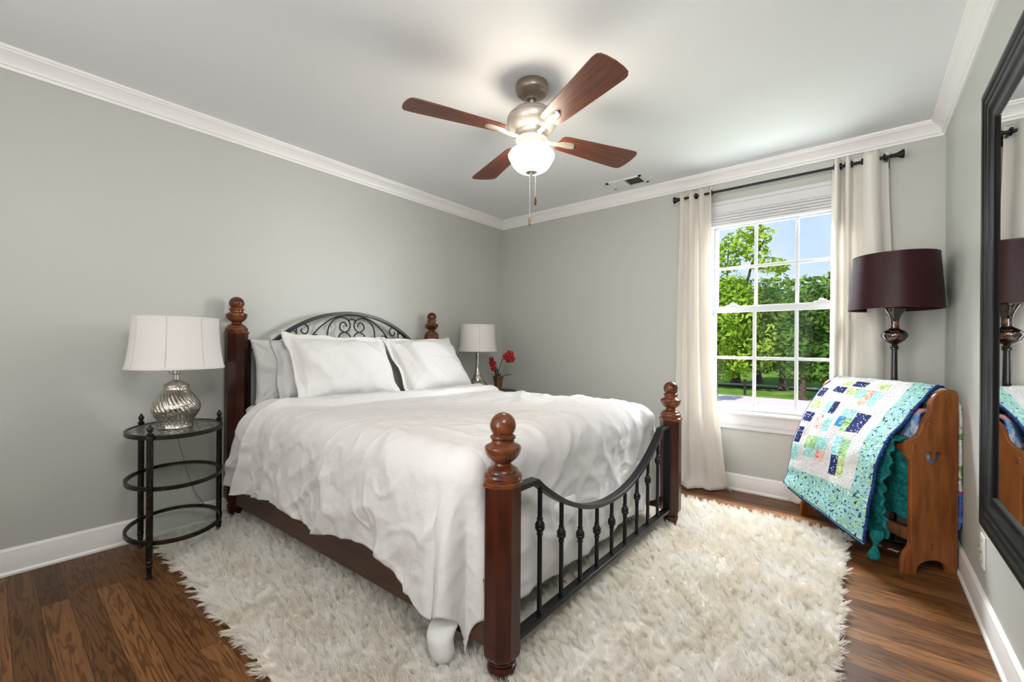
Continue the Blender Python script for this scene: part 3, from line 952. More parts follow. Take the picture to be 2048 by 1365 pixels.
for j in range(nN): cols.append(('n', 1 - j / nN))
for j in range(nT + 1): cols.append(('t', j / nT))
for j in range(1, nF + 1): cols.append(('f', j / nF))
for i in range(nS + nO + 1):
    rowp = []; rowm = []
    for (kind, q) in cols:
        if kind == 'n':
            s0 = 0.50 - 0.21 * q ** 1.1
        elif kind == 't':
            s0 = 0.66 - 0.16 * math.exp(-q / 0.10) + 0.012 * nz(q * 6, 4.0)
        else:
            s0 = 0.66
        if i <= nS:
            a = i / nS
            s = s0 + (XE - s0) * a
        else:
            s = XE + DF * (i - nS) / nO * (1.0 if kind != 't' else 1.0 + 0.05 * nz(q * 5, 9.0))
        if kind == 'n':
            dy = -drop_len(hem_near(min(s, XE))) * q * (1 + 0.012 * nz(s * 9, 5.0))
            p = duvet_point(s, 0, dy)
        elif kind == 't':
            dy = 0.0
            p = duvet_point(s, q, 0)
        else:
            dy = 0.50 * q
            p = duvet_point(s, 1, dy)
        rowp.append(p); rowm.append((s, s0, dy, q, kind))
    base_pts.append(rowp); meta.append(rowm)
def ridge(x, y, z=0):
    return (1 - abs(nz(x, y, z)) * 2.0)
def crease(x, y, z, f, w=0.35):
    """thin sharp wrinkle lines: 0 away from them, 1 on them."""
    x2 = x + 0.35 / f * nz(x * f * 0.6, y * f * 0.6, z + 20)
    y2 = y + 0.35 / f * nz(x * f * 0.6, y * f * 0.6, z + 40)
    return max(0.0, 1 - abs(nz(x2 * f, y2 * f, z)) / w)
def duvet_height(p, s, s0, dy, q, kind):
    o = max(0, s - XE)
    h = 0.0
    a = abs(dy)
    side = smooth01((a - 0.03) / 0.25)
    yy = p.y if kind == 't' else ((YEn - a) if kind == 'n' else YEf + a)   # flat cloth coordinates
    xx = s
    # broad loft
    h += (1 - side) * (0.013 * nz(xx * 2.2, yy * 2.2, 2.0) + 0.006 * nz(xx * 6, yy * 5, 7.0))
    # wrinkles running diagonally off the edge of the bed, and small crumples everywhere
    dgx, dgy = xx * 0.85 + yy * 0.53, -xx * 0.53 + yy * 0.85
    h += 0.015 * crease(dgx * 1.0, dgy * 0.28, 3.0, 3.2, 0.22) * (0.35 + 0.65 * smooth01(nz(xx * 1.3, yy * 1.3, 5.0) + 0.5))
    h += 0.010 * crease(dgx * 0.4, dgy * 1.1, 9.0, 4.5, 0.20) * smooth01(nz(xx * 1.7, yy * 1.7, 15.0) + 0.45)
    h += 0.0055 * crease(xx, yy * 0.7, 14.0, 9.0, 0.25)
    h += 0.0022 * nz(xx * 24, yy * 20, 6.0)
    if kind == 't':
        h += 0.022 * smooth01((s - 1.45) / 0.4) * (1 - smooth01(o / 0.25)) * math.sin(PI * min(1, q * 1.05))
        h += 0.0045 * math.exp(-((q - 0.23 - 0.02 * nz(s * 2, 7.7)) / 0.012) ** 2) * smooth01((s - 0.9) / 0.1)       # the seam of the cover
    if kind == 'n':
        u = s + 0.50 * a * (0.35 + 0.5 * nz(s * 1.5, 2.2))
        h += side * (0.022 * nz(u * 3.2, a * 0.8, 1.0) + 0.007 * nz(u * 9, a * 1.8, 5.0))
        h += side * 0.020 * crease(u, a * 0.35, 8.0, 2.6, 0.25)
        h += side * 0.014 * crease(u + a * 0.5, a * 0.5, 18.0, 5.0, 0.22)
        h += 0.012 * side
    if kind == 'f':
        h += side * 0.02 * nz(s * 5, dy * 2, 6.0)
    if o > 0 and kind == 't':
        g = smooth01(o / 0.2)
        h += g * (0.016 * nz(p.y * 5.0 + o, o * 2.0, 3.0) + 0.014 * crease(p.y + 0.5 * o, o * 0.45, 4.0, 4.2, 0.25) + 0.006 * nz(p.y * 15, o * 5, 8.0))
        h -= 0.012 * smooth01((o - 0.15) / 0.2)
    # the turned back band at the head end, with a soft roll where it ends
    e = s - s0
    bw_ = 0.155 + (0.05 if kind == 'n' else 0) * q + 0.015 * nz(q * 7, 3.3)
    h += 0.034 * (1 - smooth01((e - bw_) / 0.012)) * smooth01(e / 0.02 + 0.2)
    h += 0.008 * math.exp(-((e - bw_ + 0.016) / 0.016) ** 2)
    if kind == 'n' and e < bw_:
        h += side * (0.018 * math.sin((e / bw_) * 7 + q * 2))
    if kind != 't':
        h *= 1 - 0.85 * smooth01((s - XE + 0.07) / 0.14)      # the gathered corner stays smooth
    return h
DP = []
nr, nc = len(base_pts), len(cols)
for i in range(nr):
    row = []
    for j in range(nc):
        a = base_pts[min(i + 1, nr - 1)][j] - base_pts[max(i - 1, 0)][j]
        b = base_pts[i][min(j + 1, nc - 1)] - base_pts[i][max(j - 1, 0)]
        n_ = a.cross(b)
        n_ = n_.normalized() if n_.length > 1e-9 else Vector((0, 0, 1))
        p = base_pts[i][j]
        s, s0, dy, q, kind = meta[i][j]
        c_ = p + n_ * duvet_height(p, s, s0, dy, q, kind)
        c_.z = max(c_.z, 0.035)
        row.append(c_)
    DP.append(row)
dv = MB().grid(DP)
duv = build('duvet', dv, M_linen, None, 180, shear=True)
duv.modifiers.new('loft', 'SOLIDIFY').thickness = 0.010
duv.modifiers['loft'].offset = -1
tag(duv, 'rumpled white linen duvet spread over the bed with its top edge turned back', 'duvet')

# the rounded end of a padded blanket hanging out below the duvet corner
bk = MB()
rows = []
cxb, cyb = 2.00, -2.640
for i in range(26):
    z = 0.035 + 0.22 * i / 25
    e = min(1, i / 6)
    r = 0.048 * math.sqrt(max(0, 1 - (1 - e) ** 2)) + 1e-4
    rows.append([(cxb + 0.010 * nz(z * 9, 1) + r * 1.1 * math.cos(a), cyb + 0.006 * nz(z * 8, 5) + 0.75 * r * math.sin(a) + 0.09 * smooth01((z - 0.11) / 0.12), z) for a in [2 * PI * k / 24 for k in range(24)]])
bk.grid(rows, wrap=True)
tag(build('blanket', bk, M_pillow, None, 180), 'rounded end of a white padded blanket hanging below the duvet corner', 'blanket')

# pillows
def pillow_mesh(w, h, t, flange=0.0, seed=0.0, wav=0.0, n=84):
    m = MB()
    hw, hh = w / 2, h / 2
    for sgn in (1, -1):
        rows = []
        for i in range(n + 1):
            v = -1 + 2 * i / n
            row = []
            for j in range(n + 1):
                u = -1 + 2 * j / n
                # inner (stuffed) extent
                fu = 1 - flange / hw; fv = 1 - flange / hh
                iu = min(1, abs(u) / fu); iv = min(1, abs(v) / fv)
                prof = max(0.0, (1 - iu ** 2.6) * (1 - iv ** 2.6)) ** 0.62
                z = sgn * (t * prof + 0.004 * (1 - max(abs(u), abs(v)) ** 30))
                pull_u = 1 - 0.075 * (1 - v * v) * abs(u) ** 3
                pull_v = 1 - 0.075 * (1 - u * u) * abs(v) ** 3
                x = u * hw * pull_u; y = v * hh * pull_v
                # wrinkles: fan from the corners plus broad dents
                cr = (abs(u) * abs(v)) ** 1.5
                ang = math.atan2(1.05 - abs(v), 1.05 - abs(u))
                z += sgn * prof * 0.042 * nz(x * 4 + seed, y * 4, seed * 3 + sgn)
                z += sgn * 0.020 * cr * nz(ang * 5, seed * 2, 0.5 + u + v) * min(1, prof * 2.5)
                ps_ = min(1, prof * 2.2)
                z += sgn * ps_ * (0.020 * crease(x * 0.8 + y * 0.4 + seed, y * 0.5 - x * 0.3, seed * 5 + sgn, 4.5, 0.25) + 0.013 * crease(x * 0.5 - y * 0.6, y * 0.8 + x * 0.6 + seed, seed * 7 + sgn, 6.0, 0.22) * smooth01(nz(x * 5, y * 5, seed) + 0.5))
                z += sgn * ps_ * 0.0025 * nz(x * 26, y * 26, seed)
                z += sgn * 0.012 * cr * crease(ang * 0.9, abs(u) + abs(v), seed + 2 * (u > 0) + 4 * (v > 0), 2.2, 0.3)
                edge = max(abs(u), abs(v))
                if flange:
                    fl = smooth01((edge - min(fu, fv) + 0.02) / 0.10)
                    z += fl * (wav * math.sin(y * 26 + seed * 3 + (u > 0) * 2) * (abs(u) ** 4) + wav * math.sin(x * 22 + seed) * (abs(v) ** 4))
                    for rk_ in (0.0, 0.028, 0.056):
                        z += sgn * 0.0035 * math.exp(-((abs(u) - fu + rk_) / 0.009) ** 2)
                    z += fl * 0.008 * nz(y * 16, x * 16, seed)
                else:
                    z += 0.006 * nz(x * 9, y * 9, seed) * edge ** 4
                if edge >= 0.9999:
                    z = z - sgn * t * prof * 0
                row.append((x, y, z if edge < 0.9999 else z - sgn * 0.0))
            rows.append(row)
        m.grid(rows)
    # weld the two faces along their rim
    N = n + 1
    o1 = N * N
    for i in range(N):
        for j in range(N):
            if i in (0, n) or j in (0, n):
                a = m.v[i * N + j]; b = m.v[o1 + i * N + j]
                z = (a[2] + b[2]) / 2
                m.v[i * N + j] = (a[0], a[1], z); m.v[o1 + i * N + j] = (a[0], a[1], z)
    return m
def pillow(name, label, w, h, t, bottom, tilt, turn=0.0, spin=0.0, flange=0.0, seed=0.0, wav=0.0, m=None, zlift=0.0):
    """bottom: world point of the middle of the bottom edge; tilt: lean back from the vertical; turn: yaw of its face from +x."""
    me = pillow_mesh(w, h, t, flange, seed, wav)
    rt = Vector((-math.sin(turn), math.cos(turn), 0))                 # along the bed's width
    fw = Vector((math.cos(turn), math.sin(turn), 0))                  # faces the foot of the bed
    up = (Vector((0, 0, 1)) * math.cos(tilt) - fw * math.sin(tilt)).normalized()
    nn = rt.cross(up).normalized()
    if nn.dot(fw) < 0: nn = -nn
    if spin:
        r2 = rt * math.cos(spin) + up * math.sin(spin); up = up * math.cos(spin) - rt * math.sin(spin); rt = r2
    c = Vector(bottom) + up * (h / 2)
    me.v = [tuple(c + rt * a + up * b + nn * d) for a, b, d in me.v]
    # sag: nothing goes below the sheet
    me.v = [(x, y, max(z, 0.712 + zlift + 0.25 * max(0, z - 0.69))) if z < 0.72 else (x, y, z) for x, y, z in me.v]
    o = build(name, me, m or M_pillow, None, 180, weld=True)
    return tag(o, label, 'pillow', 'white pillows at the head of the bed')
pillow('pillow', 'white pillow upright against the near end of the iron headboard, rearmost of the stack', 0.70, 0.42, 0.075, (0.215, -2.215, 0.705), 0.13, 0.0, 0.02, 0.0, 1.0)
pillow('pillow', 'white flanged pillow squeezed between the rear near pillow and the big near sham', 0.68, 0.42, 0.070, (0.375, -2.16, 0.70), 0.30, 0.0, -0.02, 0.055, 2.0, 0.024)
pillow('pillow', 'white pillow behind the big far sham, its corner showing between the two shams', 0.68, 0.44, 0.080, (0.30, -1.50, 0.70), 0.30, 0.0, -0.03, 0.0, 3.0)
pillow('pillow', 'big square white sham leaning in front on the near side of the bed', 0.74, 0.52, 0.085, (0.60, -2.11, 0.712), 0.56, 0.02, -0.035, 0.05, 4.0, 0.008, zlift=0.03)
pillow('pillow', 'big white sham leaning on the far side of the bed beside the slim lamp', 0.72, 0.53, 0.090, (0.62, -1.385, 0.712), 0.62, 0.05, 0.02, 0.04, 5.0, 0.008, zlift=0.03)

# ================================================================== LEFT SIDE TABLE AND LAMP
TX, TY = 0.333, -2.976
AX, AY, AR = 0.250, 0.195, -0.256
def ell_at(a, gx=0.0):
    v, u = (AX + gx) * math.cos(a), (AY + gx) * math.sin(a)
    return TX + v * math.cos(AR) - u * math.sin(AR), TY + v * math.sin(AR) + u * math.cos(AR)
def ell(z, gx=0.0, n=72):
    return [(*ell_at(2 * PI * k / n, gx), z) for k in range(n)]
def side_table(loc, label, group):
    to = (TX, TY, 0.0)
    t = thing('side_table', loc, label, 'side table', group)
    for zc, hh, nm in ((0.646, 0.010, 'top_rim'), (0.4075, 0.009, 'shelf_rim'), (0.158, 0.009, 'shelf_rim')):
        m = MB().sweep(ell(zc), [(-0.006, -hh), (0.006, -hh), (0.006, hh), (-0.006, hh)], closed=True)
        build(nm, m, M_rust, t, 40, to)
        g = MB()
        e = ell(zc + (0.004 if nm == 'top_rim' else 0.0), -0.005)
        n = len(e)
        vs = [(x, y, z - 0.003) for x, y, z in e] + [(x, y, z + 0.003) for x, y, z in e]
        g.add(vs, [tuple(reversed(range(n))), tuple(range(n, 2 * n))] + [(k, (k + 1) % n, n + (k + 1) % n, n + k) for k in range(n)])
        build('glass_top' if nm == 'top_rim' else 'glass_shelf', g, M_topglass if nm == 'top_rim' else M_shelf, t, 40, to)
    for (u, v) in ((-0.19, -0.156), (0.212, -0.074), (-0.115, 0.190)):
        x, y = ell_at(math.atan2(v / AY, u / AX), 0.014)
        m = MB()
        m.lathe([(0.0125, 0.0), (0.0125, 0.006), (0.009, 0.012), (0.009, 0.030), (0.011, 0.050), (0.013, 0.054), (0.013, 0.060), (0.0105, 0.063), (0.0145, 0.070), (0.0145, 0.080), (0.012, 0.083), (0.0135, 0.09), (0.0135, 0.652),
                 (0.0105, 0.655), (0.0145, 0.660), (0.0145, 0.666), (0.009, 0.670), (0.008, 0.676), (0.0125, 0.684), (0.0130, 0.690), (0.009, 0.698), (0.006, 0.702), (0.0045, 0.709), (1e-5, 0.712)], x, y, 20)
        build('leg', m, M_rust, t, 40, to)
    return t
def pebble_glass():
    m = bpy.data.materials.new('pebbled_dark_glass')
    m.use_nodes = True
    n = m.node_tree.nodes; l = m.node_tree.links
    b = n['Principled BSDF']
    b.inputs['Base Color'].default_value = (0.10, 0.105, 0.095, 1)
    b.inputs['Roughness'].default_value = 0.10
    b.inputs['Metallic'].default_value = 0.55
    tc = n.new('ShaderNodeTexCoord')
    v = n.new('ShaderNodeTexVoronoi'); v.inputs['Scale'].default_value = 55
    l.new(tc.outputs['Object'], v.inputs['Vector'])
    bp = n.new('ShaderNodeBump'); bp.inputs['Strength'].default_value = 0.6; bp.inputs['Distance'].default_value = 0.006
    l.new(v.outputs['Distance'], bp.inputs['Height']); l.new(bp.outputs[0], b.inputs['Normal'])
    r = n.new('ShaderNodeValToRGB')
    r.color_ramp.elements[0].color = (0.05, 0.05, 0.045, 1); r.color_ramp.elements[1].color = (0.42, 0.44, 0.40, 1)
    r.color_ramp.elements[0].position = 0.25; r.color_ramp.elements[1].position = 0.75
    l.new(v.outputs['Distance'], r.inputs[0]); l.new(r.outputs[0], b.inputs['Base Color'])
    return m
M_topglass = pebble_glass()
tab = side_table((TX, TY, 0), 'oval dark metal side table with glass shelves against the left wall', None)

def bell_shade(root, rt, rb, z0, z1, cx, cy, off, panels=8, seams=True):
    """bell lampshade, flaring towards the bottom, with panel seams and bound rims."""
    prof = []
    N = 16
    for k in range(N + 1):
        q = k / N
        prof.append((rt + (rb - rt) * (1 - q) ** 2.2, z0 + (z1 - z0) * q))
    inner = [(r - 0.004, z) for r, z in reversed(prof)]
    m = MB().lathe(prof + inner + [prof[0]], cx, cy, 64, cap=False)
    s = build('lampshade', m, M_shade, root, 40, off)
    for (r, z) in ((rb, z0 + 0.004), (rt, z1 - 0.004)):
        b = MB().lathe([(r - 0.005, z - 0.005), (r + 0.0012, z - 0.005), (r + 0.0012, z + 0.005), (r - 0.005, z + 0.005), (r - 0.005, z - 0.005)], cx, cy, 64, cap=False)
        build('rim_binding', b, M_shade, s, 30, off)
    if seams:
        for k in range(panels):
            q = MB()
            a = 2 * PI * k / panels + 0.35
            q.tube([(cx + (r + 0.0006) * math.cos(a), cy + (r + 0.0006) * math.sin(a), z) for r, z in prof], 0.0016, 6)
            build('seam', q, M_seam, s, 60, off)
    sp = MB()
    for k in range(3):
        a = 2 * PI * k / 3 + 0.6
        sp.tube([(cx, cy, z1 - 0.03), (cx + (rt - 0.003) * math.cos(a), cy + (rt - 0.003) * math.sin(a), z1 - 0.006)], 0.0015, 6)
    build('spider', sp, M_nickel, s, 40, off)
    return s

lx, ly, lz = 0.342, -2.977, 0.6535
lo_ = (lx, ly, lz)
lamp = thing('table_lamp', lo_, 'large swirled silver mercury glass lamp with a white bell shade on the oval table', 'table lamp')
twist = lambda a, z: 1 + 0.026 * (0.5 + 0.5 * math.cos(32 * (a + (z - lz) * 6.0))) * smooth01((z - lz - 0.010) / 0.015) * smooth01((0.207 - z + lz) / 0.010)
bp_ = [(0.0700, 0.0), (0.0730, 0.004), (0.0700, 0.012), (0.0685, 0.022), (0.072, 0.036), (0.082, 0.054), (0.094, 0.074), (0.1005, 0.092), (0.1015, 0.106), (0.098, 0.122), (0.088, 0.142), (0.074, 0.164), (0.062, 0.182), (0.054, 0.196), (0.0515, 0.208)]
fine = []
for i in range(len(bp_) - 1):
    for k in range(5):
        q = k / 5
        fine.append((bp_[i][0] * (1 - q) + bp_[i + 1][0] * q, bp_[i][1] * (1 - q) + bp_[i + 1][1] * q))
fine.append(bp_[-1])
build('lamp_base', MB().lathe([(r, z + lz) for r, z in fine], lx, ly, 288, mod=twist), M_merc, lamp, 50, lo_)
build('lamp_cap', MB().lathe([(0.050, lz + 0.204), (0.0535, lz + 0.206), (0.0535, lz + 0.218), (0.050, lz + 0.221), (0.040, lz + 0.228), (0.024, lz + 0.238), (0.013, lz + 0.244), (0.0105, lz + 0.256), (0.010, lz + 0.272)], lx, ly, 40), M_nickel, lamp, 40, lo_)
hp = MB()
hp.lathe([(0.009, lz + 0.27), (0.016, lz + 0.275), (0.017, lz + 0.32), (0.014, lz + 0.33)], lx, ly, 20)
for sg in (-1, 1):
    hp.tube([(lx, ly + sg * q, lz + z) for q, z in spl([(0.008, 0.272), (0.028, 0.282), (0.034, 0.298), (0.024, 0.312), (0.045, 0.38), (0.040, 0.48), (0.012, 0.55), (0.0, 0.555)])], 0.0022, 6)
build('harp', hp, M_nickel, lamp, 40, lo_)
bell_shade(lamp, 0.181, 0.206, 0.958, 1.216, lx, ly, lo_)
cd = [(0.255, -2.985, 0.66), (0.16, -2.97, 0.658)]
ck = MB().tube([Vector((a, b, c)) for a, b, c in [(0.285, -2.965, 0.656), (0.175, -2.935, 0.668), (0.10, -2.925, 0.655), (0.05, -2.905, 0.545), (0.035, -2.875, 0.43), (0.032, -2.852, 0.332), (0.032, -2.815, 0.205), (0.034, -2.765, 0.115), (0.050, -2.715, 0.075), (0.06, -2.64, 0.050), (0.05, -2.5, 0.04)]], 0.0022, 6)
build('cord', ck, M_cord, lamp, 60, lo_)

# ================================================================== FAR SIDE TABLE, SLIM LAMP, ORCHID
fx, fy = 0.31, -0.545
ft = thing('side_table', (fx, fy, 0), 'dark side table behind the far side of the bed in the corner', 'side table')
fto = (fx, fy, 0)
build('top', MB().lathe([(0.24, 0.630), (0.262, 0.632), (0.265, 0.640), (0.262, 0.648), (0.24, 0.650)], fx, fy, 64), M_rust, ft, 40, fto)
for k in range(3):
    a = 2 * PI * k / 3 + 0.4
    x, y = fx + 0.21 * math.cos(a), fy + 0.21 * math.sin(a)
    build('leg', MB().lathe([(0.012, 0), (0.010, 0.02), (0.0135, 0.07), (0.0135, 0.632)], x, y, 16), M_rust, ft, 40, fto)
l2x, l2y, l2z = 0.242, -0.640, 0.650
l2 = thing('table_lamp', (l2x, l2y, l2z), 'slim long necked silver lamp with a small white shade in the far corner', 'table lamp')
l2o = (l2x, l2y, l2z)
body = [(0.030, 0.0), (0.040, 0.002), (0.041, 0.010), (0.060, 0.022), (0.083, 0.045), (0.088, 0.060), (0.083, 0.078), (0.066, 0.094), (0.056, 0.100), (0.055, 0.108), (0.050, 0.124), (0.036, 0.148), (0.025, 0.180), (0.019, 0.220),
        (0.0165, 0.270), (0.0180, 0.315), (0.022, 0.345), (0.024, 0.358), (0.018, 0.362), (0.010, 0.372)]
build('lamp_base', MB().lathe([(r, z + l2z) for r, z in body], l2x, l2y, 48), M_merc, l2, 40, l2o)
build('harp', MB().lathe([(0.012, l2z + 0.365), (0.012, l2z + 0.42), (0.006, l2z + 0.425), (0.006, l2z + 0.60)], l2x, l2y, 14), M_nickel, l2, 40, l2o)
bell_shade(l2, 0.163, 0.184, 1.024, 1.276, l2x, l2y, l2o, panels=6)
ox, oy, oz = 0.318, -0.425, 0.650
orc = thing('potted_orchid', (ox, oy, oz), 'small red orchid in a brass pot beside the slim lamp', 'plant')
oo = (ox, oy, oz)
pp = MB().lathe([(0.030, 0.0), (0.034, 0.002), (0.036, 0.03), (0.045, 0.085), (0.052, 0.120), (0.056, 0.128), (0.056, 0.133), (0.050, 0.133), (0.047, 0.118), (1e-5, 0.115)], 0, 0, 32)
pp.v = [(x + ox, y + oy, z + oz) for x, y, z in pp.v]
build('pot', pp, M_gold, orc, 35, oo)
Rr = Vector((math.cos(YAW), math.sin(YAW), 0)); Ff = Vector((-math.sin(YAW), math.cos(YAW), 0))
def OR(a, z, d=0.0):
    return Vector((ox, oy, oz)) + Rr * a + Ff * d + Vector((0, 0, z))
st = MB()
st.tube([OR(a, z) for a, z in spl([(-0.005, 0.11), (0.008, 0.19), (0.030, 0.27), (0.065, 0.33), (0.10, 0.365)])], 0.0035, 7)
st.tube([OR(a, z, -0.01) for a, z in spl([(0.0, 0.11), (-0.002, 0.18), (-0.02, 0.24), (-0.045, 0.27)])], 0.003, 7)
build('stem', st, M_stem, orc, 60, oo)
lf = MB()
for (a0, dz, ln, wd_) in ((2.2, 0.11, 0.085, 0.022), (0.1, 0.035, 0.13, 0.022), (3.3, 0.04, 0.06, 0.018), (-1.2, 0.05, 0.09, 0.02)):
    rows = []
    dirv = Rr * math.cos(a0) + Ff * 0.2 * math.sin(a0)
    for i in range(9):
        q = i / 8
        w_ = wd_ * math.sin(PI * (0.12 + 0.88 * q) ** 0.8) if q < 1 else 0.001
        c = OR(0, 0.115) + dirv * (ln * q) + Vector((0, 0, dz * 1.2 * q * (1.4 - 0.6 * q)))
        side = dirv.cross(Vector((0, 0, 1))).normalized()
        if a0 == 2.2: side = Rr * 0.8 + Vector((0, 0, 0.5))
        rows.append([c - side * w_, c + Vector((0, 0, -0.004)), c + side * w_])
    lf.grid(rows)
lfo = build('leaves', lf, M_leafdk, orc, 180, oo)
lfo.modifiers.new('thick', 'SOLIDIFY').thickness = 0.002
for (a, z, s) in ((-0.055, 0.255, 1.0), (-0.045, 0.205, 0.8), (0.075, 0.325, 0.9), (0.112, 0.345, 1.15), (0.130, 0.300, 0.95), (0.098, 0.290, 0.8), (-0.068, 0.295, 0.7)):
    f = MB()
    c0 = OR(a, z, -0.015)
    for k in range(5):
        th = 2 * PI * k / 5 + a * 40
        u = Rr * math.cos(th) + Vector((0, 0, 1)) * math.sin(th)
        w_ = u.cross(-Ff).normalized()
        rows = []
        for i in range(6):
            q = i / 5
            wd2 = 0.021 * s * math.sin(PI * (0.1 + 0.85 * q))
            c = c0 + u * (0.038 * s * q) - Ff * (0.012 * s * math.sin(PI * q))
            rows.append([c - w_ * wd2 - Ff * 0.004, c, c + w_ * wd2 - Ff * 0.004])
        f.grid(rows)
    f.ball(tuple(c0 - Ff * 0.008), 0.007 * s, 8, 6)
    b = build('blossom', f, M_petal, orc, 180, oo)
    b.modifiers.new('thick', 'SOLIDIFY').thickness = 0.0015

# ================================================================== CURTAINS
RY, RZ = -0.092, 2.262
rod = thing('curtain_rod', (2.58, RY, RZ), 'black metal curtain rod with flared finials above the window', 'curtain rod')
ro = (2.58, RY, RZ)
def xlathe(prof, y, z, n=24):
    m = MB().lathe([(r, x) for r, x in prof], 0, 0, n)
    m.v = [(c, a + y, b + z) for a, b, c in m.v]
    return m
build('pole', xlathe([(0.0095, 1.955), (0.0095, 3.215)], RY, RZ), M_iron, rod, 40, ro)
build('finial', xlathe([(0.0095, 1.962), (0.013, 1.958), (0.013, 1.950), (0.009, 1.947), (0.012, 1.942), (0.015, 1.925), (0.026, 1.905), (0.028, 1.900), (0.025, 1.896), (0.004, 1.894)], RY, RZ), M_iron, rod, 40, ro)
build('finial', xlathe([(0.0095, 3.205), (0.013, 3.209), (0.013, 3.217), (0.009, 3.220), (0.012, 3.225), (0.015, 3.240), (0.026, 3.262), (0.028, 3.267), (0.025, 3.271), (0.004, 3.273)], RY, RZ), M_iron, rod, 40, ro)
for bx in (1.975, 3.19):
    m = MB().box(bx - 0.006, bx + 0.006, RY, -0.003, RZ - 0.02, RZ - 0.008).box(bx - 0.016, bx + 0.016, -0.006, 0.0, RZ - 0.045, RZ + 0.02)
    build('bracket', m, M_iron, rod, 30, ro)

def curtain(label, fold, x_at, ztop, puddle, seed, grom, amp_at, y_at):
    """fold(p) -> (dx fraction 0..1, depth -1..1); x_at(z) -> x0, x1."""
    N, K = 150, 74
    rows = []
    for i in range(K + 1):
        q = i / K
        z = ztop * (1 - q) + 0.004
        row = []
        for j in range(N + 1):
            p = j / N
            fx_, d = fold(p, z)
            xa, xb = x_at(z)
            A = amp_at(z)
            x = xa + (xb - xa) * fx_ + 0.006 * nz(p * 6 + seed, z * 1.6, 3.0) * (1 - z / ztop)
            y = y_at(z) + A * d + 0.016 * nz(p * 5 + seed, z * 1.8, 1.0) * (1 - z / ztop) + 0.004 * nz(p * 14, z * 7, seed)
            zz = z + (0.004 * math.sin(p * 40 + seed) if i == 0 else 0)
            b = smooth01((0.14 - z) / 0.14)
            if b > 0:
                px, py = puddle(p)
                x += px * b * b; y += py * b * b
                zz = max(0.004, z * (1 - 0.25 * b)) + b * 0.018 * (0.5 + 0.5 * nz(p * 9, seed, z * 9))
            y = min(y, -0.026 - (0.0 if z > 0.13 else 0.004))
            row.append((x, y, zz))
        rows.append(row)
    m = MB().grid(rows)
    o = build('curtain', m, M_curtain, None, 180)
    o.modifiers.new('cloth', 'SOLIDIFY').thickness = 0.0025
    tag(o, label, 'curtain', 'linen grommet curtains on the black rod')
    lo = o.location
    for gx in grom:
        t = MB().tube([(gx + 0.004 * math.cos(a), RY + 0.0175 * math.cos(a), RZ + 0.0185 * math.sin(a)) for a in [2 * PI * k / 28 for k in range(28)]], 0.0048, 8, closed=True)
        t.v = [(x, y, z) for x, y, z in t.v]
        build('grommet', t, M_iron, o, 60, tuple(lo))
    return o
def fold_left(p, z):
    ph = 2 * PI * (3.0 * p) - PI / 2
    sh = math.sin(ph)
    return p + 0.022 * math.sin(2 * ph), math.copysign(abs(sh) ** 0.7, sh)
def x_left(z):
    q = max(0.0, 1 - z / 2.30)
    return 1.958 - 0.022 * smooth01(q * 1.2), 2.186 + 0.02 * q + 0.115 * q ** 2.6
curtain('cream linen curtain left of the window, gathered and pooling on the floor', fold_left, x_left, 2.300, lambda p: (0.05 * (p - 0.35), -0.045 - 0.055 * math.sin(p * 5)), 1.0,
        (2.068, 2.106, 2.178), lambda z: 0.040 - 0.008 * (1 - z / 2.3), lambda z: -0.092 - 0.03 * (1 - z / 2.3))
def fold_right(p, z):
    # three narrow folds, then one broad one
    if p < 0.55:
        k = p / 0.55
        ph = 2 * PI * 2.0 * k - PI / 2
        f_ = 0.40 * k
    else:
        k = (p - 0.55) / 0.45
        ph = 2 * PI * 1.0 * k - PI / 2
        f_ = 0.40 + 0.60 * k
    sh = math.sin(ph)
    return f_ , -math.copysign(abs(sh) ** 0.75, sh)
def x_right(z):
    q = max(0.0, 1 - z / 2.30)
    return 2.918 - 0.012 * q - 0.17 * smooth01((0.35 - z) / 0.35), 3.200 + 0.03 * smooth01(q * 2)
curtain('cream linen curtain right of the window behind the dark floor lamp', fold_right, x_right, 2.302, lambda p: (-0.06 * (1 - p), -0.02 * (1 - p)), 5.0,
        (2.935, 2.965, 2.993, 3.020, 3.075, 3.180), lambda z: 0.042 - 0.022 * smooth01((0.95 - z) / 0.3), lambda z: -0.090 + 0.036 * smooth01((0.95 - z) / 0.3))

# ================================================================== FLOOR LAMP
gx, gy = 3.222, -0.285
go = (gx, gy, 0)
fl = thing('floor_lamp', go, 'floor lamp with a burgundy drum shade and tortoise glass knuckle in the right corner', 'floor lamp')
build('lamp_foot', MB().lathe([(0.125, 0.0), (0.128, 0.004), (0.128, 0.014), (0.115, 0.020), (0.060, 0.030), (0.026, 0.050), (0.018, 0.075)], gx, gy, 48), M_blackgloss, fl, 40, go)
build('pole', MB().lathe([(0.0165, 0.06), (0.0165, 0.90), (0.0140, 1.075), (0.020, 1.078), (0.020, 1.086), (0.014, 1.090)], gx, gy, 24), M_blackgloss, fl, 40, go)
kn = MB().lathe([(0.012, 1.088), (0.020, 1.090), (0.021, 1.098), (0.013, 1.102), (0.015, 1.106), (0.030, 1.114), (0.050, 1.130), (0.060, 1.148), (0.062, 1.160), (0.055, 1.176), (0.038, 1.188), (0.023, 1.196), (0.0215, 1.202), (0.023, 1.208),
                 (0.021, 1.222), (0.022, 1.245), (0.030, 1.270), (0.042, 1.290), (0.050, 1.306), (0.050, 1.312), (0.03, 1.316)], gx, gy, 48)
tag(build('glass_knuckle', kn, M_tort, fl, 60, go), 'mottled brown tortoise glass column')
rb_, rt_, sz0, sz1 = 0.212, 0.190, 1.308, 1.614
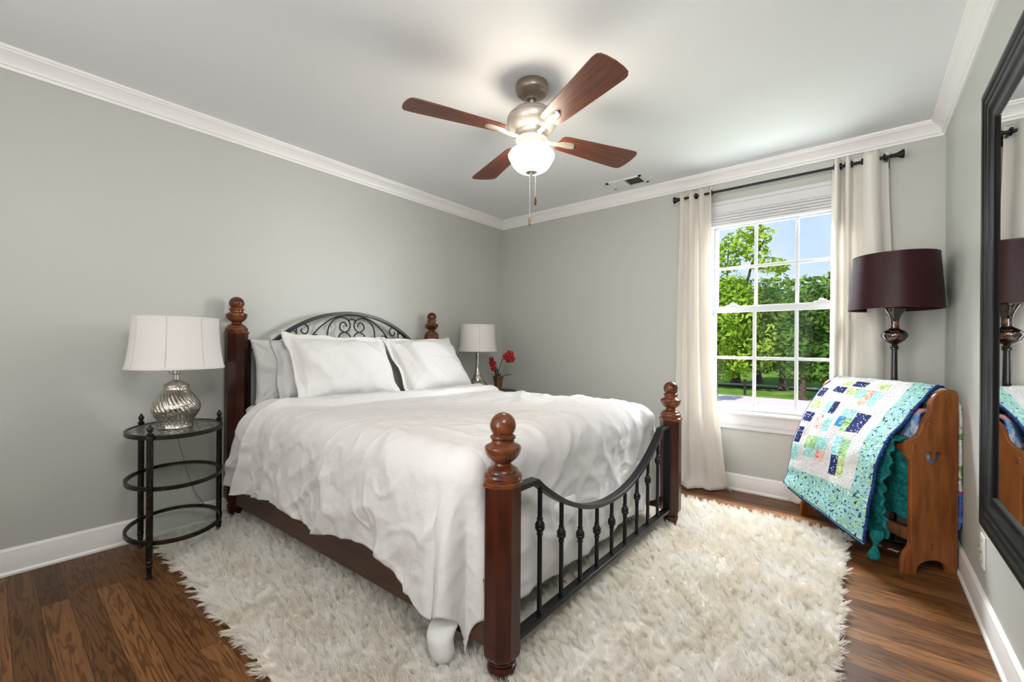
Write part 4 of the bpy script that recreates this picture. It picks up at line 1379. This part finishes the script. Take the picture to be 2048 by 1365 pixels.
pr = [(rb_ + (rt_ - rb_) * k / 8, sz0 + (sz1 - sz0) * k / 8) for k in range(9)]
shd = build('lampshade', MB().lathe(pr + [(r - 0.004, z) for r, z in reversed(pr)] + [pr[0]], gx, gy, 72, cap=False), M_burg, fl, 40, go)
tag(shd, 'burgundy satin drum shade')
for (r, z) in ((rb_, sz0 + 0.003), (rt_, sz1 - 0.003)):
    bb = MB().lathe([(r - 0.005, z - 0.005), (r + 0.001, z - 0.005), (r + 0.001, z + 0.005), (r - 0.005, z + 0.005), (r - 0.005, z - 0.005)], gx, gy, 72, cap=False)
    build('rim_binding', bb, M_burg, shd, 30, go)
sp = MB()
for k in range(3):
    a = 2 * PI * k / 3
    sp.tube([(gx, gy, sz1 - 0.012), (gx + (rt_ - 0.003) * math.cos(a), gy + (rt_ - 0.003) * math.sin(a), sz1 - 0.004)], 0.0018, 6)
sp.lathe([(0.008, sz1 - 0.02), (0.010, sz1 - 0.008), (0.006, sz1 + 0.002), (0.007, sz1 + 0.010), (1e-5, sz1 + 0.016)], gx, gy, 14)
sp.tube([(gx, gy, 1.31), (gx, gy, sz1 - 0.012)], 0.005, 8)
build('spider', sp, M_blackgloss, shd, 40, go)

# ================================================================== QUILT RACK
Lh = Vector((-0.638, 0.770, 0)).normalized(); Dh = Vector((-0.770, -0.638, 0)).normalized(); RC = Vector((3.331, -0.712, 0))
def RK(l, d, z):
    return RC + Lh * l + Dh * d + Vector((0, 0, z))
rmid = RC + Lh * 0.355
rack = thing('quilt_rack', tuple(rmid), 'brown pine quilt rack with heart cut ends standing across the corner', 'quilt rack')
def smooth_poly(P, it=1):
    return P
outer = [(0.133, 0.0), (0.128, 0.070), (0.118, 0.100), (0.097, 0.125), (0.091, 0.150), (0.091, 0.520), (0.095, 0.545), (0.112, 0.562), (0.121, 0.578), (0.121, 0.618), (0.112, 0.636), (0.085, 0.646), (0.062, 0.660), (0.046, 0.682), (0.036, 0.715),
         (0.026, 0.742), (0.008, 0.762), (-0.004, 0.785), (-0.010, 0.825), (-0.022, 0.852), (-0.042, 0.870), (-0.068, 0.881), (-0.105, 0.884), (-0.124, 0.874), (-0.131, 0.855), (-0.131, 0.0), (-0.088, 0.0)]
arc = [(-0.088 + 0.156 * (0.5 - 0.5 * math.cos(PI * k / 16)), 0.066 * math.sin(PI * k / 16) ** 0.75) for k in range(1, 16)]
outer = outer + [(a, z) for a, z in arc] + [(0.068, 0.0)]
heart = []
for k in range(48):
    t = 2 * PI * k / 48
    hx = 16 * math.sin(t) ** 3; hz = 13 * math.cos(t) - 5 * math.cos(2 * t) - 2 * math.cos(3 * t) - math.cos(4 * t)
    heart.append((-0.016 + hx * 0.00265, 0.553 + hz * 0.0030))
def end_board(l):
    cu = bpy.data.curves.new('end_board_outline', 'CURVE')
    cu.dimensions = '2D'; cu.fill_mode = 'BOTH'; cu.extrude = 0.0085; cu.bevel_depth = 0.0025; cu.bevel_resolution = 1
    for pts_ in (outer, heart):
        s = cu.splines.new('POLY'); s.points.add(len(pts_) - 1); s.use_cyclic_u = True
        for p, (a, b) in zip(s.points, pts_):
            p.co = (a, b, 0, 1)
    tmp = bpy.data.objects.new('end_board_tmp', cu)
    me = bpy.data.meshes.new_from_object(tmp)
    bpy.data.objects.remove(tmp); bpy.data.curves.remove(cu)
    base_v = [RK(l, v.co.x, v.co.y) + Lh * v.co.z - rmid for v in me.vertices]
    for v, c in zip(me.vertices, base_v):
        v.co = c
    me.materials.clear(); me.materials.append(M_pine)
    me.update()
    o = link('end_board', me, rack)
    me.set_sharp_from_angle(angle=math.radians(35))
    # wooden plugs over the screws
    for (d, z) in ((-0.088, 0.845), (-0.088, 0.826), (0.005, 0.738), (0.010, 0.722), (0.086, 0.612), (0.088, 0.596), (-0.006, 0.145), (-0.006, 0.125)):
        sgn = -1 if l < 0.3 else 1
        k = MB()
        c = RK(l, d, z) + Lh * (sgn * 0.011) - rmid
        rows = []
        for (r, h) in ((0.0075, 0.0), (0.007, 0.002), (0.004, 0.0035), (0.0005, 0.004)):
            rows.append([c + Dh * (r * math.cos(a)) + Vector((0, 0, r * math.sin(a))) + Lh * (sgn * h) for a in [2 * PI * q / 12 for q in range(12)]])
        k.grid(rows, wrap=True)
        build('screw_plug', k, M_gold if False else M_pine, o, 60)
    return o
end_board(0.0); end_board(0.71)
for nm, d, z, hw, hh in (('top_rail', -0.085, 0.850, 0.011, 0.016), ('middle_rail', 0.000, 0.725, 0.011, 0.020), ('front_rail', 0.092, 0.598, 0.011, 0.016), ('stretcher', -0.01, 0.138, 0.011, 0.034)):
    m = MB()
    m.obox(RK(0.355, d, z) - rmid, Lh, Dh, (0, 0, 1), 0.346, hw, hh)
    build(nm, m, M_pine, rack, 0, bevel=0.006)

# ---- patchwork quilt over the top rail
PR = [(-.15, .78), (-.115, .865), (-.085, .893), (-.055, .872), (.064, .735), (.186, .588), (.246, .341), (.275, .121)]
PL = [(-.15, .78), (-.115, .865), (-.085, .893), (-.05, .868), (.045, .755), (.160, .51), (.20, .31), (.235, .20)]
def crv(P, v):
    k = min(int(v * 7), 6); f = v * 7 - k
    Q = [P[max(k - 1, 0)], P[k], P[k + 1], P[min(k + 2, 7)]]
    out = []
    for a in range(2):
        p0, p1, p2, p3 = (q[a] for q in Q)
        c = 0.5 * ((2 * p1) + (-p0 + p2) * f + (2 * p0 - 5 * p1 + 4 * p2 - p3) * f * f + (-p0 + 3 * p1 - 3 * p2 + p3) * f ** 3)
        out.append(c)
    return out
def QS(u, v, lift=0.0):
    a = crv(PL, v); b = crv(PR, v)
    d = a[0] * (1 - u) + b[0] * u; z = a[1] * (1 - u) + b[1] * u
    l = (.680 + .035 * min(max((v - .40) / .2, 0), 1)) * (1 - u) + .030 * u
    d2 = crv(PL, min(1, v + .01)); d1 = crv(PL, max(0, v - .01))
    tx, tz = d2[0] - d1[0], d2[1] - d1[1]
    L = math.hypot(tx, tz) or 1
    nx_, nz_ = -tz / L, tx / L            # outwards
    w = 0.006 * nz(u * 9, v * 9, 2.0) + 0.010 * nz(u * 3, v * 3.5, 5.0) * smooth01((v - .5) / .3)
    w += 0.004 * math.sin(v * 60 + 4 * nz(u * 4, v * 3)) * 0.5
    return RK(l, d + nx_ * (w + lift), z + nz_ * (w + lift))
patches = [(0.184, 0.28, 0.425, 0.466, 5), (0.301, 0.448, 0.416, 0.465, 3), (0.154, 0.273, 0.479, 0.521, 3), (0.293, 0.407, 0.477, 0.522, 5), (0.02, 0.10, 0.505, 0.562, 3), (0.407, 0.505, 0.483, 0.53, 2), (0.505, 0.577, 0.483, 0.562, 6),
           (0.577, 0.66, 0.483, 0.562, 2), (0.56, 0.66, 0.42, 0.465, 5), (0.286, 0.347, 0.565, 0.622, 3), (0.213, 0.286, 0.575, 0.62, 2), (0.04, 0.15, 0.575, 0.61, 5), (0.018, 0.132, 0.627, 0.659, 3), (0.199, 0.271, 0.627, 0.682, 6), (0.305, 0.38, 0.631, 0.685, 2),
           (0.431, 0.572, 0.585, 0.623, 2), (0.431, 0.504, 0.623, 0.657, 7), (0.504, 0.572, 0.623, 0.671, 4), (0.572, 0.718, 0.595, 0.671, 3), (0.02, 0.104, 0.683, 0.739, 3), (0.02, 0.121, 0.746, 0.812, 2), (0.182, 0.326, 0.707, 0.75, 4), (0.326, 0.442, 0.71, 0.752, 2),
           (0.195, 0.329, 0.752, 0.788, 2), (0.335, 0.447, 0.754, 0.793, 6), (0.502, 0.592, 0.695, 0.757, 2), (0.592, 0.689, 0.697, 0.758, 4), (0.522, 0.606, 0.76, 0.825, 3), (0.606, 0.694, 0.759, 0.824, 5)]
QMATS = [Q_white, Q_aqua, Q_aqua2, Q_navy, Q_green, Q_lime, Q_pink, Q_blue, Q_bind]
NU, NV = 110, 150
def qmi(i, j):
    v = (i + 0.5) / NV; u = (j + 0.5) / NU
    if u > 0.985 or v > 0.992 or u < 0.008: return 8
    if u > 0.815 or v > 0.852 or v < 0.33: return 1
    for (a, b, c, d, k) in patches:
        if a <= u <= b and c <= v <= d: return k
    return 0
qm = MB().grid([[QS(j / NU, i / NV, 0.012) for j in range(NU + 1)] for i in range(NV + 1)], mi=qmi)
qo = build('patchwork_quilt', qm, QMATS, None, 180)
sd = qo.modifiers.new('thick', 'SOLIDIFY'); sd.thickness = 0.009; sd.offset = -1
tag(qo, 'aqua and white patchwork quilt with navy binding hanging over the front of the rack', 'quilt')
# its folded under layer showing just below the hem
q2 = MB().grid([[QS(0.03 + 0.93 * j / 40, 0.45 + 0.565 * i / 60 if i < 60 else 1.0, -0.006) - Vector((0, 0, 0.016 * smooth01((i - 40) / 20))) for j in range(41)] for i in range(61)], mi=lambda i, j: 8 if i > 57 else 1)
o2 = build('folded_layer', q2, QMATS, qo, 180, tuple(qo.location))
o2.modifiers.new('thick', 'SOLIDIFY').thickness = 0.006

# ---- draped blankets, each over its own rail
def draped(name, label, path, l0, l1, m, thick, lumps, nu=60, nv=90, seed=0.0, ruffle=0.0, mi=0, flare=0.0, taper=0.0):
    """path: (d, z) points of the fold seen end on."""
    pts_ = spl(path, 10)
    cum = [0]
    for a, b in zip(pts_, pts_[1:]): cum.append(cum[-1] + math.hypot(b[0] - a[0], b[1] - a[1]))
    def at(s):
        s = s * cum[-1]
        for k in range(len(cum) - 1):
            if cum[k + 1] >= s:
                f = (s - cum[k]) / max(cum[k + 1] - cum[k], 1e-9)
                return (pts_[k][0] * (1 - f) + pts_[k + 1][0] * f, pts_[k][1] * (1 - f) + pts_[k + 1][1] * f, pts_[k + 1][0] - pts_[k][0], pts_[k + 1][1] - pts_[k][1])
        return (*pts_[-1], pts_[-1][0] - pts_[-2][0], pts_[-1][1] - pts_[-2][1])
    rows = []
    for i in range(nv + 1):
        v = i / nv
        d, z, tx, tz = at(v)
        L = math.hypot(tx, tz) or 1
        nx_, nzz = -tz / L, tx / L
        row = []
        for j in range(nu + 1):
            u = j / nu
            e = min(u, 1 - u)
            w = lumps * nz(u * 5 + seed, v * 9, seed) + lumps * 0.5 * nz(u * 13, v * 22, seed + 3)
            w += ruffle * math.sin(v * 95 + 3 * nz(u * 4, v * 6, seed)) * math.exp(-e / 0.05)
            w += ruffle * 0.35 * math.sin(v * 150) * (1 if (j % 2) else -1)
            dl = ruffle * 0.5 * nz(v * 40, u * 2, 5.0) * (1 if e < 0.1 else 0)
            dz = -0.03 * nz(u * 7, seed, 2.0) * (1 if v > 0.92 or v < 0.08 else 0)
            le = l0 - flare * smooth01((-d - 0.136) / 0.008)
            dd = d + nx_ * w
            if taper and dd > 0.09: dd = 0.09 + (dd - 0.09) * (1 - taper * u)
            row.append(RK(le + (l1 - le) * u + dl, dd, z + nzz * w + dz))
        rows.append(row)
    o = build(name, MB().grid(rows, mi=mi), m, None, 180)
    if thick: 
        s = o.modifiers.new('thick', 'SOLIDIFY'); s.thickness = thick; s.offset = 0
    return tag(o, label, 'blanket')
draped('knit_throw', 'teal knitted throw with ruffled edges hanging on the front rail of the rack', [(0.175, 0.150), (0.190, 0.30), (0.180, 0.45), (0.150, 0.575), (0.105, 0.640), (0.070, 0.620), (0.064, 0.50), (0.060, 0.36), (0.068, 0.25)], 0.030, 0.64, M_teal, 0.012, 0.018, 90, 170, 2.0, 0.011, taper=0.75)
tl = MB()
rows = []
for i in range(14):
    q = i / 13
    c = RK(0.055, 0.200 + 0.02 * q, 0.185 - 0.150 * q)
    r = 0.022 + 0.010 * math.sin(q * 9) - 0.006 * q if i < 13 else 0.004
    rows.append([c + Dh * (r * math.cos(a)) + Lh * (r * math.sin(a)) + Vector((0, 0, 0.004 * math.sin(5 * a))) for a in [2 * PI * k / 14 for k in range(14)]])
kt = [o for o in COL.objects if o.name.startswith('knit_throw')][0]
build('corner_tassel', MB().grid(rows, wrap=True), M_teal, kt, 180, tuple(kt.location))
draped('fleece_blanket', 'blue and pink blanket folded over the middle rail inside the rack', [(0.006, 0.70), (0.010, 0.52), (0.014, 0.36), (0.028, 0.345), (0.034, 0.50), (0.030, 0.68), (0.024, 0.755), (-0.002, 0.780), (-0.030, 0.755), (-0.040, 0.62), (-0.042, 0.42), (-0.032, 0.33), (-0.018, 0.36), (-0.016, 0.52), (-0.012, 0.69)], 0.024, 0.68, Q_bluepink, 0.017, 0.005, 50, 150, 6.0)
fb_ = [o for o in COL.objects if o.name.startswith('fleece_blanket')][0]
pad = MB(); rows = []
for i in range(19):
    ph = PI * i / 18
    rows.append([RK(0.026 - 0.010 * math.sin(ph) * math.cos(a) + 0.002 * nz(i * 0.6, a * 2), -0.026 + 0.062 * math.sin(ph) * math.sin(a), 0.57 - 0.115 * math.cos(ph)) for a in [2 * PI * k / 28 for k in range(28)]])
build('folded_end', pad.grid(rows, wrap=True), Q_bluepink, fb_, 180, tuple(fb_.location))
fq = draped('floral_quilt', 'white floral quilt with a blue border hanging down the back of the rack', [(-0.070, 0.700), (-0.073, 0.82), (-0.085, 0.879), (-0.112, 0.876), (-0.142, 0.820), (-0.150, 0.68), (-0.148, 0.50), (-0.152, 0.36), (-0.148, 0.235), (-0.135, 0.19)], 0.024, 0.68, [Q_floral, Q_floral2], 0.012, 0.004, 50, 110, 9.0,
            mi=lambda i, j: 1 if i > 84 else 0, flare=0.034)

# scraps of paper on the floor under the rack
for k, (x, y, a, w, h, lab) in enumerate(((3.150, -0.500, 0.3, 0.035, 0.020, 'small white scrap of paper on the floor under the teal throw'), (3.215, -0.520, -0.5, 0.045, 0.028, 'larger white scrap of paper on the floor beside the rack end board'))):
    rows = []
    for i in range(5):
        rows.append([(x + math.cos(a) * w * (j / 5 - .5) - math.sin(a) * h * (i / 4 - .5), y + math.sin(a) * w * (j / 5 - .5) + math.cos(a) * h * (i / 4 - .5), 0.002 + 0.006 * abs(nz(i * 0.7 + k, j * 0.9))) for j in range(6)])
    o = build('paper_scrap', MB().grid(rows), M_paper, None, 40)
    o.modifiers.new('thick', 'SOLIDIFY').thickness = 0.0008
    tag(o, lab, 'paper')

# ================================================================== MIRROR
MY0, MY1, MZ0, MZ1 = -1.255, -2.75, 0.432, 2.028
mo = (W, (MY0 + MY1) / 2, MZ0)
mir = thing('wall_mirror', mo, 'large mirror in a ribbed glossy black frame on the right wall', 'mirror')
mf = MB()
# profile: (inward from the outer edge, out from the wall)
mp_ = [(0.0, 0.0), (0.0, 0.030), (0.006, 0.039), (0.018, 0.042), (0.030, 0.040), (0.036, 0.034), (0.042, 0.034), (0.048, 0.038), (0.056, 0.038), (0.062, 0.033), (0.070, 0.033), (0.076, 0.036), (0.086, 0.035), (0.094, 0.029), (0.116, 0.026), (0.124, 0.029), (0.134, 0.028), (0.142, 0.020), (0.142, 0.0)]
loopc = [(MY0, MZ0, -1, 1), (MY1, MZ0, 1, 1), (MY1, MZ1, 1, -1), (MY0, MZ1, -1, -1)]
vs = []
for (y, z, sy, sz) in loopc:
    for (u, d) in mp_:
        vs.append((W - d, y + sy * u, z + sz * u))
n = len(mp_); fs = []
for i in range(4):
    i2 = (i + 1) % 4
    for k in range(n - 1):
        fs.append((i * n + k, i * n + k + 1, i2 * n + k + 1, i2 * n + k))
mf.add(vs, fs)
build('mirror_frame', mf, M_mframe, mir, 50, mo)
build('mirror_glass', MB().box(W - 0.020, W - 0.004, MY1 + 0.135, MY0 - 0.135, MZ0 + 0.135, MZ1 - 0.135), M_mirror, mir, 0, mo)

# wall outlet plate below the mirror
ot = thing('wall_outlet', (W, -1.085, 0.28), 'white outlet plate low on the right wall under the mirror', 'outlet')
oto = (W, -1.085, 0.28)
build('plate', MB().box(W - 0.006, W, -1.122, -1.050, 0.215, 0.345), M_plate, ot, 0, oto, bevel=0.003)
build('toggle', MB().bar((W - 0.005, -1.085, 0.275), (W - 0.020, -1.082, 0.286), 0.008, 0.010), M_nickel, ot, 0, oto, bevel=0.001)
for z in (0.238, 0.322):
    build('screw', MB().obox((W - 0.0065, -1.086, z), (1, 0, 0), (0, 1, 0), (0, 0, 1), 0.001, 0.004, 0.004), M_nickel, ot, 0, oto)

# ================================================================== OUTSIDE
GZ = -1.0
M_lawn = mat('lawn_grass', (0.085, 0.17, 0.022), 0.9, spec=0.1, col2=(0.16, 0.27, 0.045), nscale=1.4, ndetail=8, bump=0.5, bscale=30)
M_road = mat('pale_road', (0.60, 0.50, 0.53), 0.9, col2=(0.66, 0.56, 0.59), nscale=3, ndetail=6)
M_path = mat('sandy_drive', (0.42, 0.34, 0.26), 0.9, col2=(0.50, 0.42, 0.33), nscale=2)
M_hill = mat('wooded_hill', (0.030, 0.060, 0.050), 0.95, spec=0.05, col2=(0.070, 0.12, 0.085), nscale=0.14, ndetail=9, bump=1.0, bscale=0.5)
rows = []
for j in range(31):
    y = 0.8 + 110 * (j / 30) ** 1.6
    rows.append([(-90 + 140 * i / 50, y, GZ + (0.0 if y < 24 else 0.02 * (y - 24)) + 0.05 * nz(i * 0.5, y * 0.2)) for i in range(51)])
struct('lawn_ground', MB().grid(rows), M_lawn, 'green lawn seen through the window', 'lawn', smooth=180)
struct('road', MB().box(-60, 45, 8.0, 15.5, GZ - 0.1, GZ + 0.10), M_road, 'pale road running past the window', 'road')
rows = [[(-60 + 100 * i / 40, yy, GZ + 0.12 + 0.05 * nz(i * .4, 2)) for i in range(41)] for yy in (20.6, 21.6)]
struct('path', MB().grid(rows), M_path, 'narrow sandy drive crossing the lawn', 'path', smooth=180)
rows = []
for j in range(25):
    t = j / 24
    rows.append([(-40 + 180 * i / 40, 150 + 110 * t, -5 + 84 * math.sin(PI * min(1, t * 0.5)) * math.exp(-((i / 40 - 0.345) / 0.165) ** 2) + 3.0 * nz(i * 0.8, j * 0.8) + 1.6 * nz(i * 2.7, j * 2.7)) for i in range(41)])
struct('hill', MB().grid(rows), M_hill, 'dark wooded hill far beyond the trees', 'hill', smooth=180)

def leaf_mat(name, a, b):
    return mat(name, a, 0.6, spec=0.25, col2=b, nscale=0.9, ndetail=8, transl=0.35, contrast=(0.38, 0.62))
M_l1 = leaf_mat('bright_green_leaves', (0.24, 0.40, 0.025), (0.46, 0.62, 0.06))
M_l2 = leaf_mat('mid_green_leaves', (0.08, 0.18, 0.018), (0.22, 0.38, 0.04))
M_l3 = leaf_mat('deep_green_leaves', (0.05, 0.135, 0.016), (0.14, 0.28, 0.035))
M_l4 = leaf_mat('olive_leaves', (0.14, 0.22, 0.05), (0.28, 0.38, 0.10))
M_bark = mat('brown_bark', (0.055, 0.035, 0.026), 0.9, col2=(0.10, 0.07, 0.05), nscale=9, bump=0.6, bscale=20)
M_bark2 = mat('grey_purple_bark', (0.17, 0.14, 0.15), 0.9, col2=(0.24, 0.20, 0.21), nscale=9, bump=0.5, bscale=20)

def foliage(blobs, n, size, rng, flat=0.5):
    """blobs: (x, y, z, rx, ry, rz); leaves are small bent diamonds scattered through shells of the blobs."""
    B = np.array(blobs)
    wts = (B[:, 3] * B[:, 5]) ** 1.0
    idx = rng.choice(len(B), n, p=wts / wts.sum())
    d = rng.normal(size=(n, 3)); d /= np.linalg.norm(d, axis=1)[:, None]
    rad = rng.uniform(0.55, 1.0, n) ** 0.6
    # ragged sub-clusters
    ang = np.sin(d[:, 0] * 9 + idx) * np.sin(d[:, 1] * 8 + 2 * idx) * np.sin(d[:, 2] * 9 + 3 * idx)
    rad = rad * (1 + 0.20 * ang)
    c = B[idx, :3] + d * B[idx, 3:6] * rad[:, None]
    nrm = d + rng.normal(size=(n, 3)) * 0.7; nrm[:, 2] += flat
    nrm /= np.linalg.norm(nrm, axis=1)[:, None]
    a = np.cross(nrm, rng.normal(size=(n, 3))); a /= np.linalg.norm(a, axis=1)[:, None]
    b = np.cross(nrm, a)
    s = size * rng.uniform(0.6, 1.3, n)[:, None]
    P = np.stack([c - a * s, c + b * s * 0.45 + nrm * s * 0.15, c + a * s, c - b * s * 0.45 + nrm * s * 0.15], 1).reshape(-1, 3)
    F = np.arange(n * 4).reshape(-1, 4)
    return P, F
def leaf_obj(name, P, F, m, parent, off):
    me = bpy.data.meshes.new(name)
    me.from_pydata((P - np.array(off)).tolist(), [], F.tolist())
    me.materials.append(m)
    me.update()
    return link(name, me, parent)
rng = np.random.default_rng(5)
def tree(label, x, y, trunk_h, trunk_r, blobs, n, size, m, bark=M_bark, group='trees beyond the road', limbs=()):
    off = (x, y, GZ)
    t = thing('tree', off, label, 'tree', group)
    tr = MB()
    tr.tube([(x + 0.06 * nz(k, x), y, GZ - 0.05 + (trunk_h + 0.05) * k / 6) for k in range(7)], lambda q: trunk_r * (1.35 - 0.35 * min(1, q * 6)) * (1 - 0.35 * q), 12)
    for L in limbs:
        tr.tube([Vector(p) for p in L], lambda q: trunk_r * 0.45 * (1 - 0.8 * q), 8)
    build('trunk', tr, bark, t, 60, off)
    P, F = foliage(blobs, n, size, rng)
    leaf_obj('crown', P, F, m, t, off)
    return t
def dome(x, y, z, rx, rz, k=9, seed=1, ry=None):
    r = random.Random(seed); out = []
    for i in range(k):
        a = r.uniform(0, 2 * PI); q = math.sqrt(r.random()) * 0.75; h = r.uniform(-0.75, 0.85)
        w = math.sqrt(max(0.05, 1 - h * h))
        out.append((x + q * w * rx * math.cos(a), y + q * w * (ry or rx) * math.sin(a), z + h * rz * 0.75, rx * r.uniform(0.34, 0.5), (ry or rx) * r.uniform(0.34, 0.5), rz * r.uniform(0.28, 0.42)))
    return out
T1 = dome(-1.95, 20.0, 2.0, 2.4, 2.9, 16, 3) + [(-1.7, 19.4, 0.75, 0.9, 0.8, 0.5), (-2.6, 19.4, 0.75, 0.7, 0.8, 0.5), (-0.9, 19.6, 5.6, 0.65, 0.7, 0.45), (-0.35, 19.5, 4.9, 0.75, 0.6, 0.4), (-1.6, 19.8, 6.2, 0.9, 0.8, 0.6), (-1.1, 19.4, 6.6, 0.6, 0.6, 0.4), (-2.4, 20, 5.4, 0.9, 0.9, 0.6), (-0.55, 19.6, 6.3, 0.45, 0.5, 0.4), (0.1, 19.6, 4.75, 0.4, 0.4, 0.22)]
tree('tall bright green tree filling the left panes of the window', -2.3, 22.4, 3.0, 0.24, T1, 9000, 0.15, M_l1, limbs=[[(-2.2, 21.8, 1.2), (-1.7, 20.6, 3.2), (-1.1, 20, 5.2), (-0.5, 19.6, 6.2)], [(-2.2, 21.8, 1.6), (-2.4, 20.6, 4.0), (-2.2, 20.2, 6.3)]])
tree('round mid green tree in the middle panes', 0.18, 20.3, 1.6, 0.20, dome(-0.1, 20.6, 1.75, 1.55, 2.4, 18, 8) + [(-0.6, 20.2, 0.25, 0.8, 0.8, 0.45), (0.6, 20.2, 0.30, 0.8, 0.8, 0.45)], 6400, 0.14, M_l2)
tree('deep green tree nearest the road in the right panes', 1.28, 16.7, 1.1, 0.13, dome(1.5, 17.2, 1.55, 1.2, 2.1, 16, 11) + [(1.1, 17.0, 0.05, 0.7, 0.6, 0.35), (1.9, 17.0, 0.1, 0.7, 0.6, 0.35)], 6000, 0.12, M_l3)
tree('small tree with a thin trunk at the right edge of the lawn', 1.72, 21.5, 1.3, 0.09, dome(2.6, 21.8, 1.7, 1.3, 1.6, 9, 21), 2400, 0.14, M_l2)
tree('dark trunked tree beside the bright green one', -1.47, 23.8, 1.6, 0.24, dome(-1.0, 25.4, 2.2, 2.0, 2.3, 13, 13) + [(-1.4, 24.5, 0.7, 1.2, 1.0, 0.5)], 4400, 0.16, M_l3)
tree('pale leaved shrub tree at the left edge of the road', -1.02, 13.2, 0.9, 0.06, [(-1.22, 13.2, 0.35, 0.42, 0.4, 0.45), (-1.05, 13.1, -0.02, 0.28, 0.3, 0.22), (-1.30, 13.2, 0.85, 0.40, 0.4, 0.3)], 800, 0.075, M_l4, bark=M_bark2)
for k, (x, y, z, rx, rz, n, m, lab) in enumerate(((-9.5, 34, 3.0, 4.2, 4.2, 3600, M_l3, 'broad dark tree far left behind the lawn'), (-3.2, 38, 2.6, 4.0, 4.4, 4200, M_l2, 'broad green tree at the back of the lawn behind the bright tree'),
        (2.0, 33, 2.4, 3.2, 4.6, 4200, M_l2, 'tall olive topped tree behind the round tree'), (6.0, 40, 2.2, 4.0, 3.7, 3800, M_l4, 'pale olive tree at the back right of the lawn'), (13.0, 44, 2.4, 4.6, 4.0, 3000, M_l3, 'dark tree at the far right edge of the lawn'))):
    tree(lab, x, y, 1.6, 0.30, dome(x, y, z, rx, rz, 15, 30 + k) + [(x - rx * .4, y - 1, 0.1, rx * .5, 1, 0.8), (x + rx * .4, y - 1, 0.1, rx * .5, 1, 0.8)], n, 0.30, m)
sp_ = thing('sign_post', (-0.83, 17.05, GZ), 'thin dark post standing on the lawn by the road', 'post')
build('post', MB().box(-0.875, -0.785, 17.0, 17.1, GZ, GZ + 0.62), M_dark, sp_, 0, (-0.83, 17.05, GZ))
build('post_cap', MB().box(-0.89, -0.77, 16.98, 17.12, GZ + 0.62, GZ + 0.66), M_dark, sp_, 0, (-0.83, 17.05, GZ))
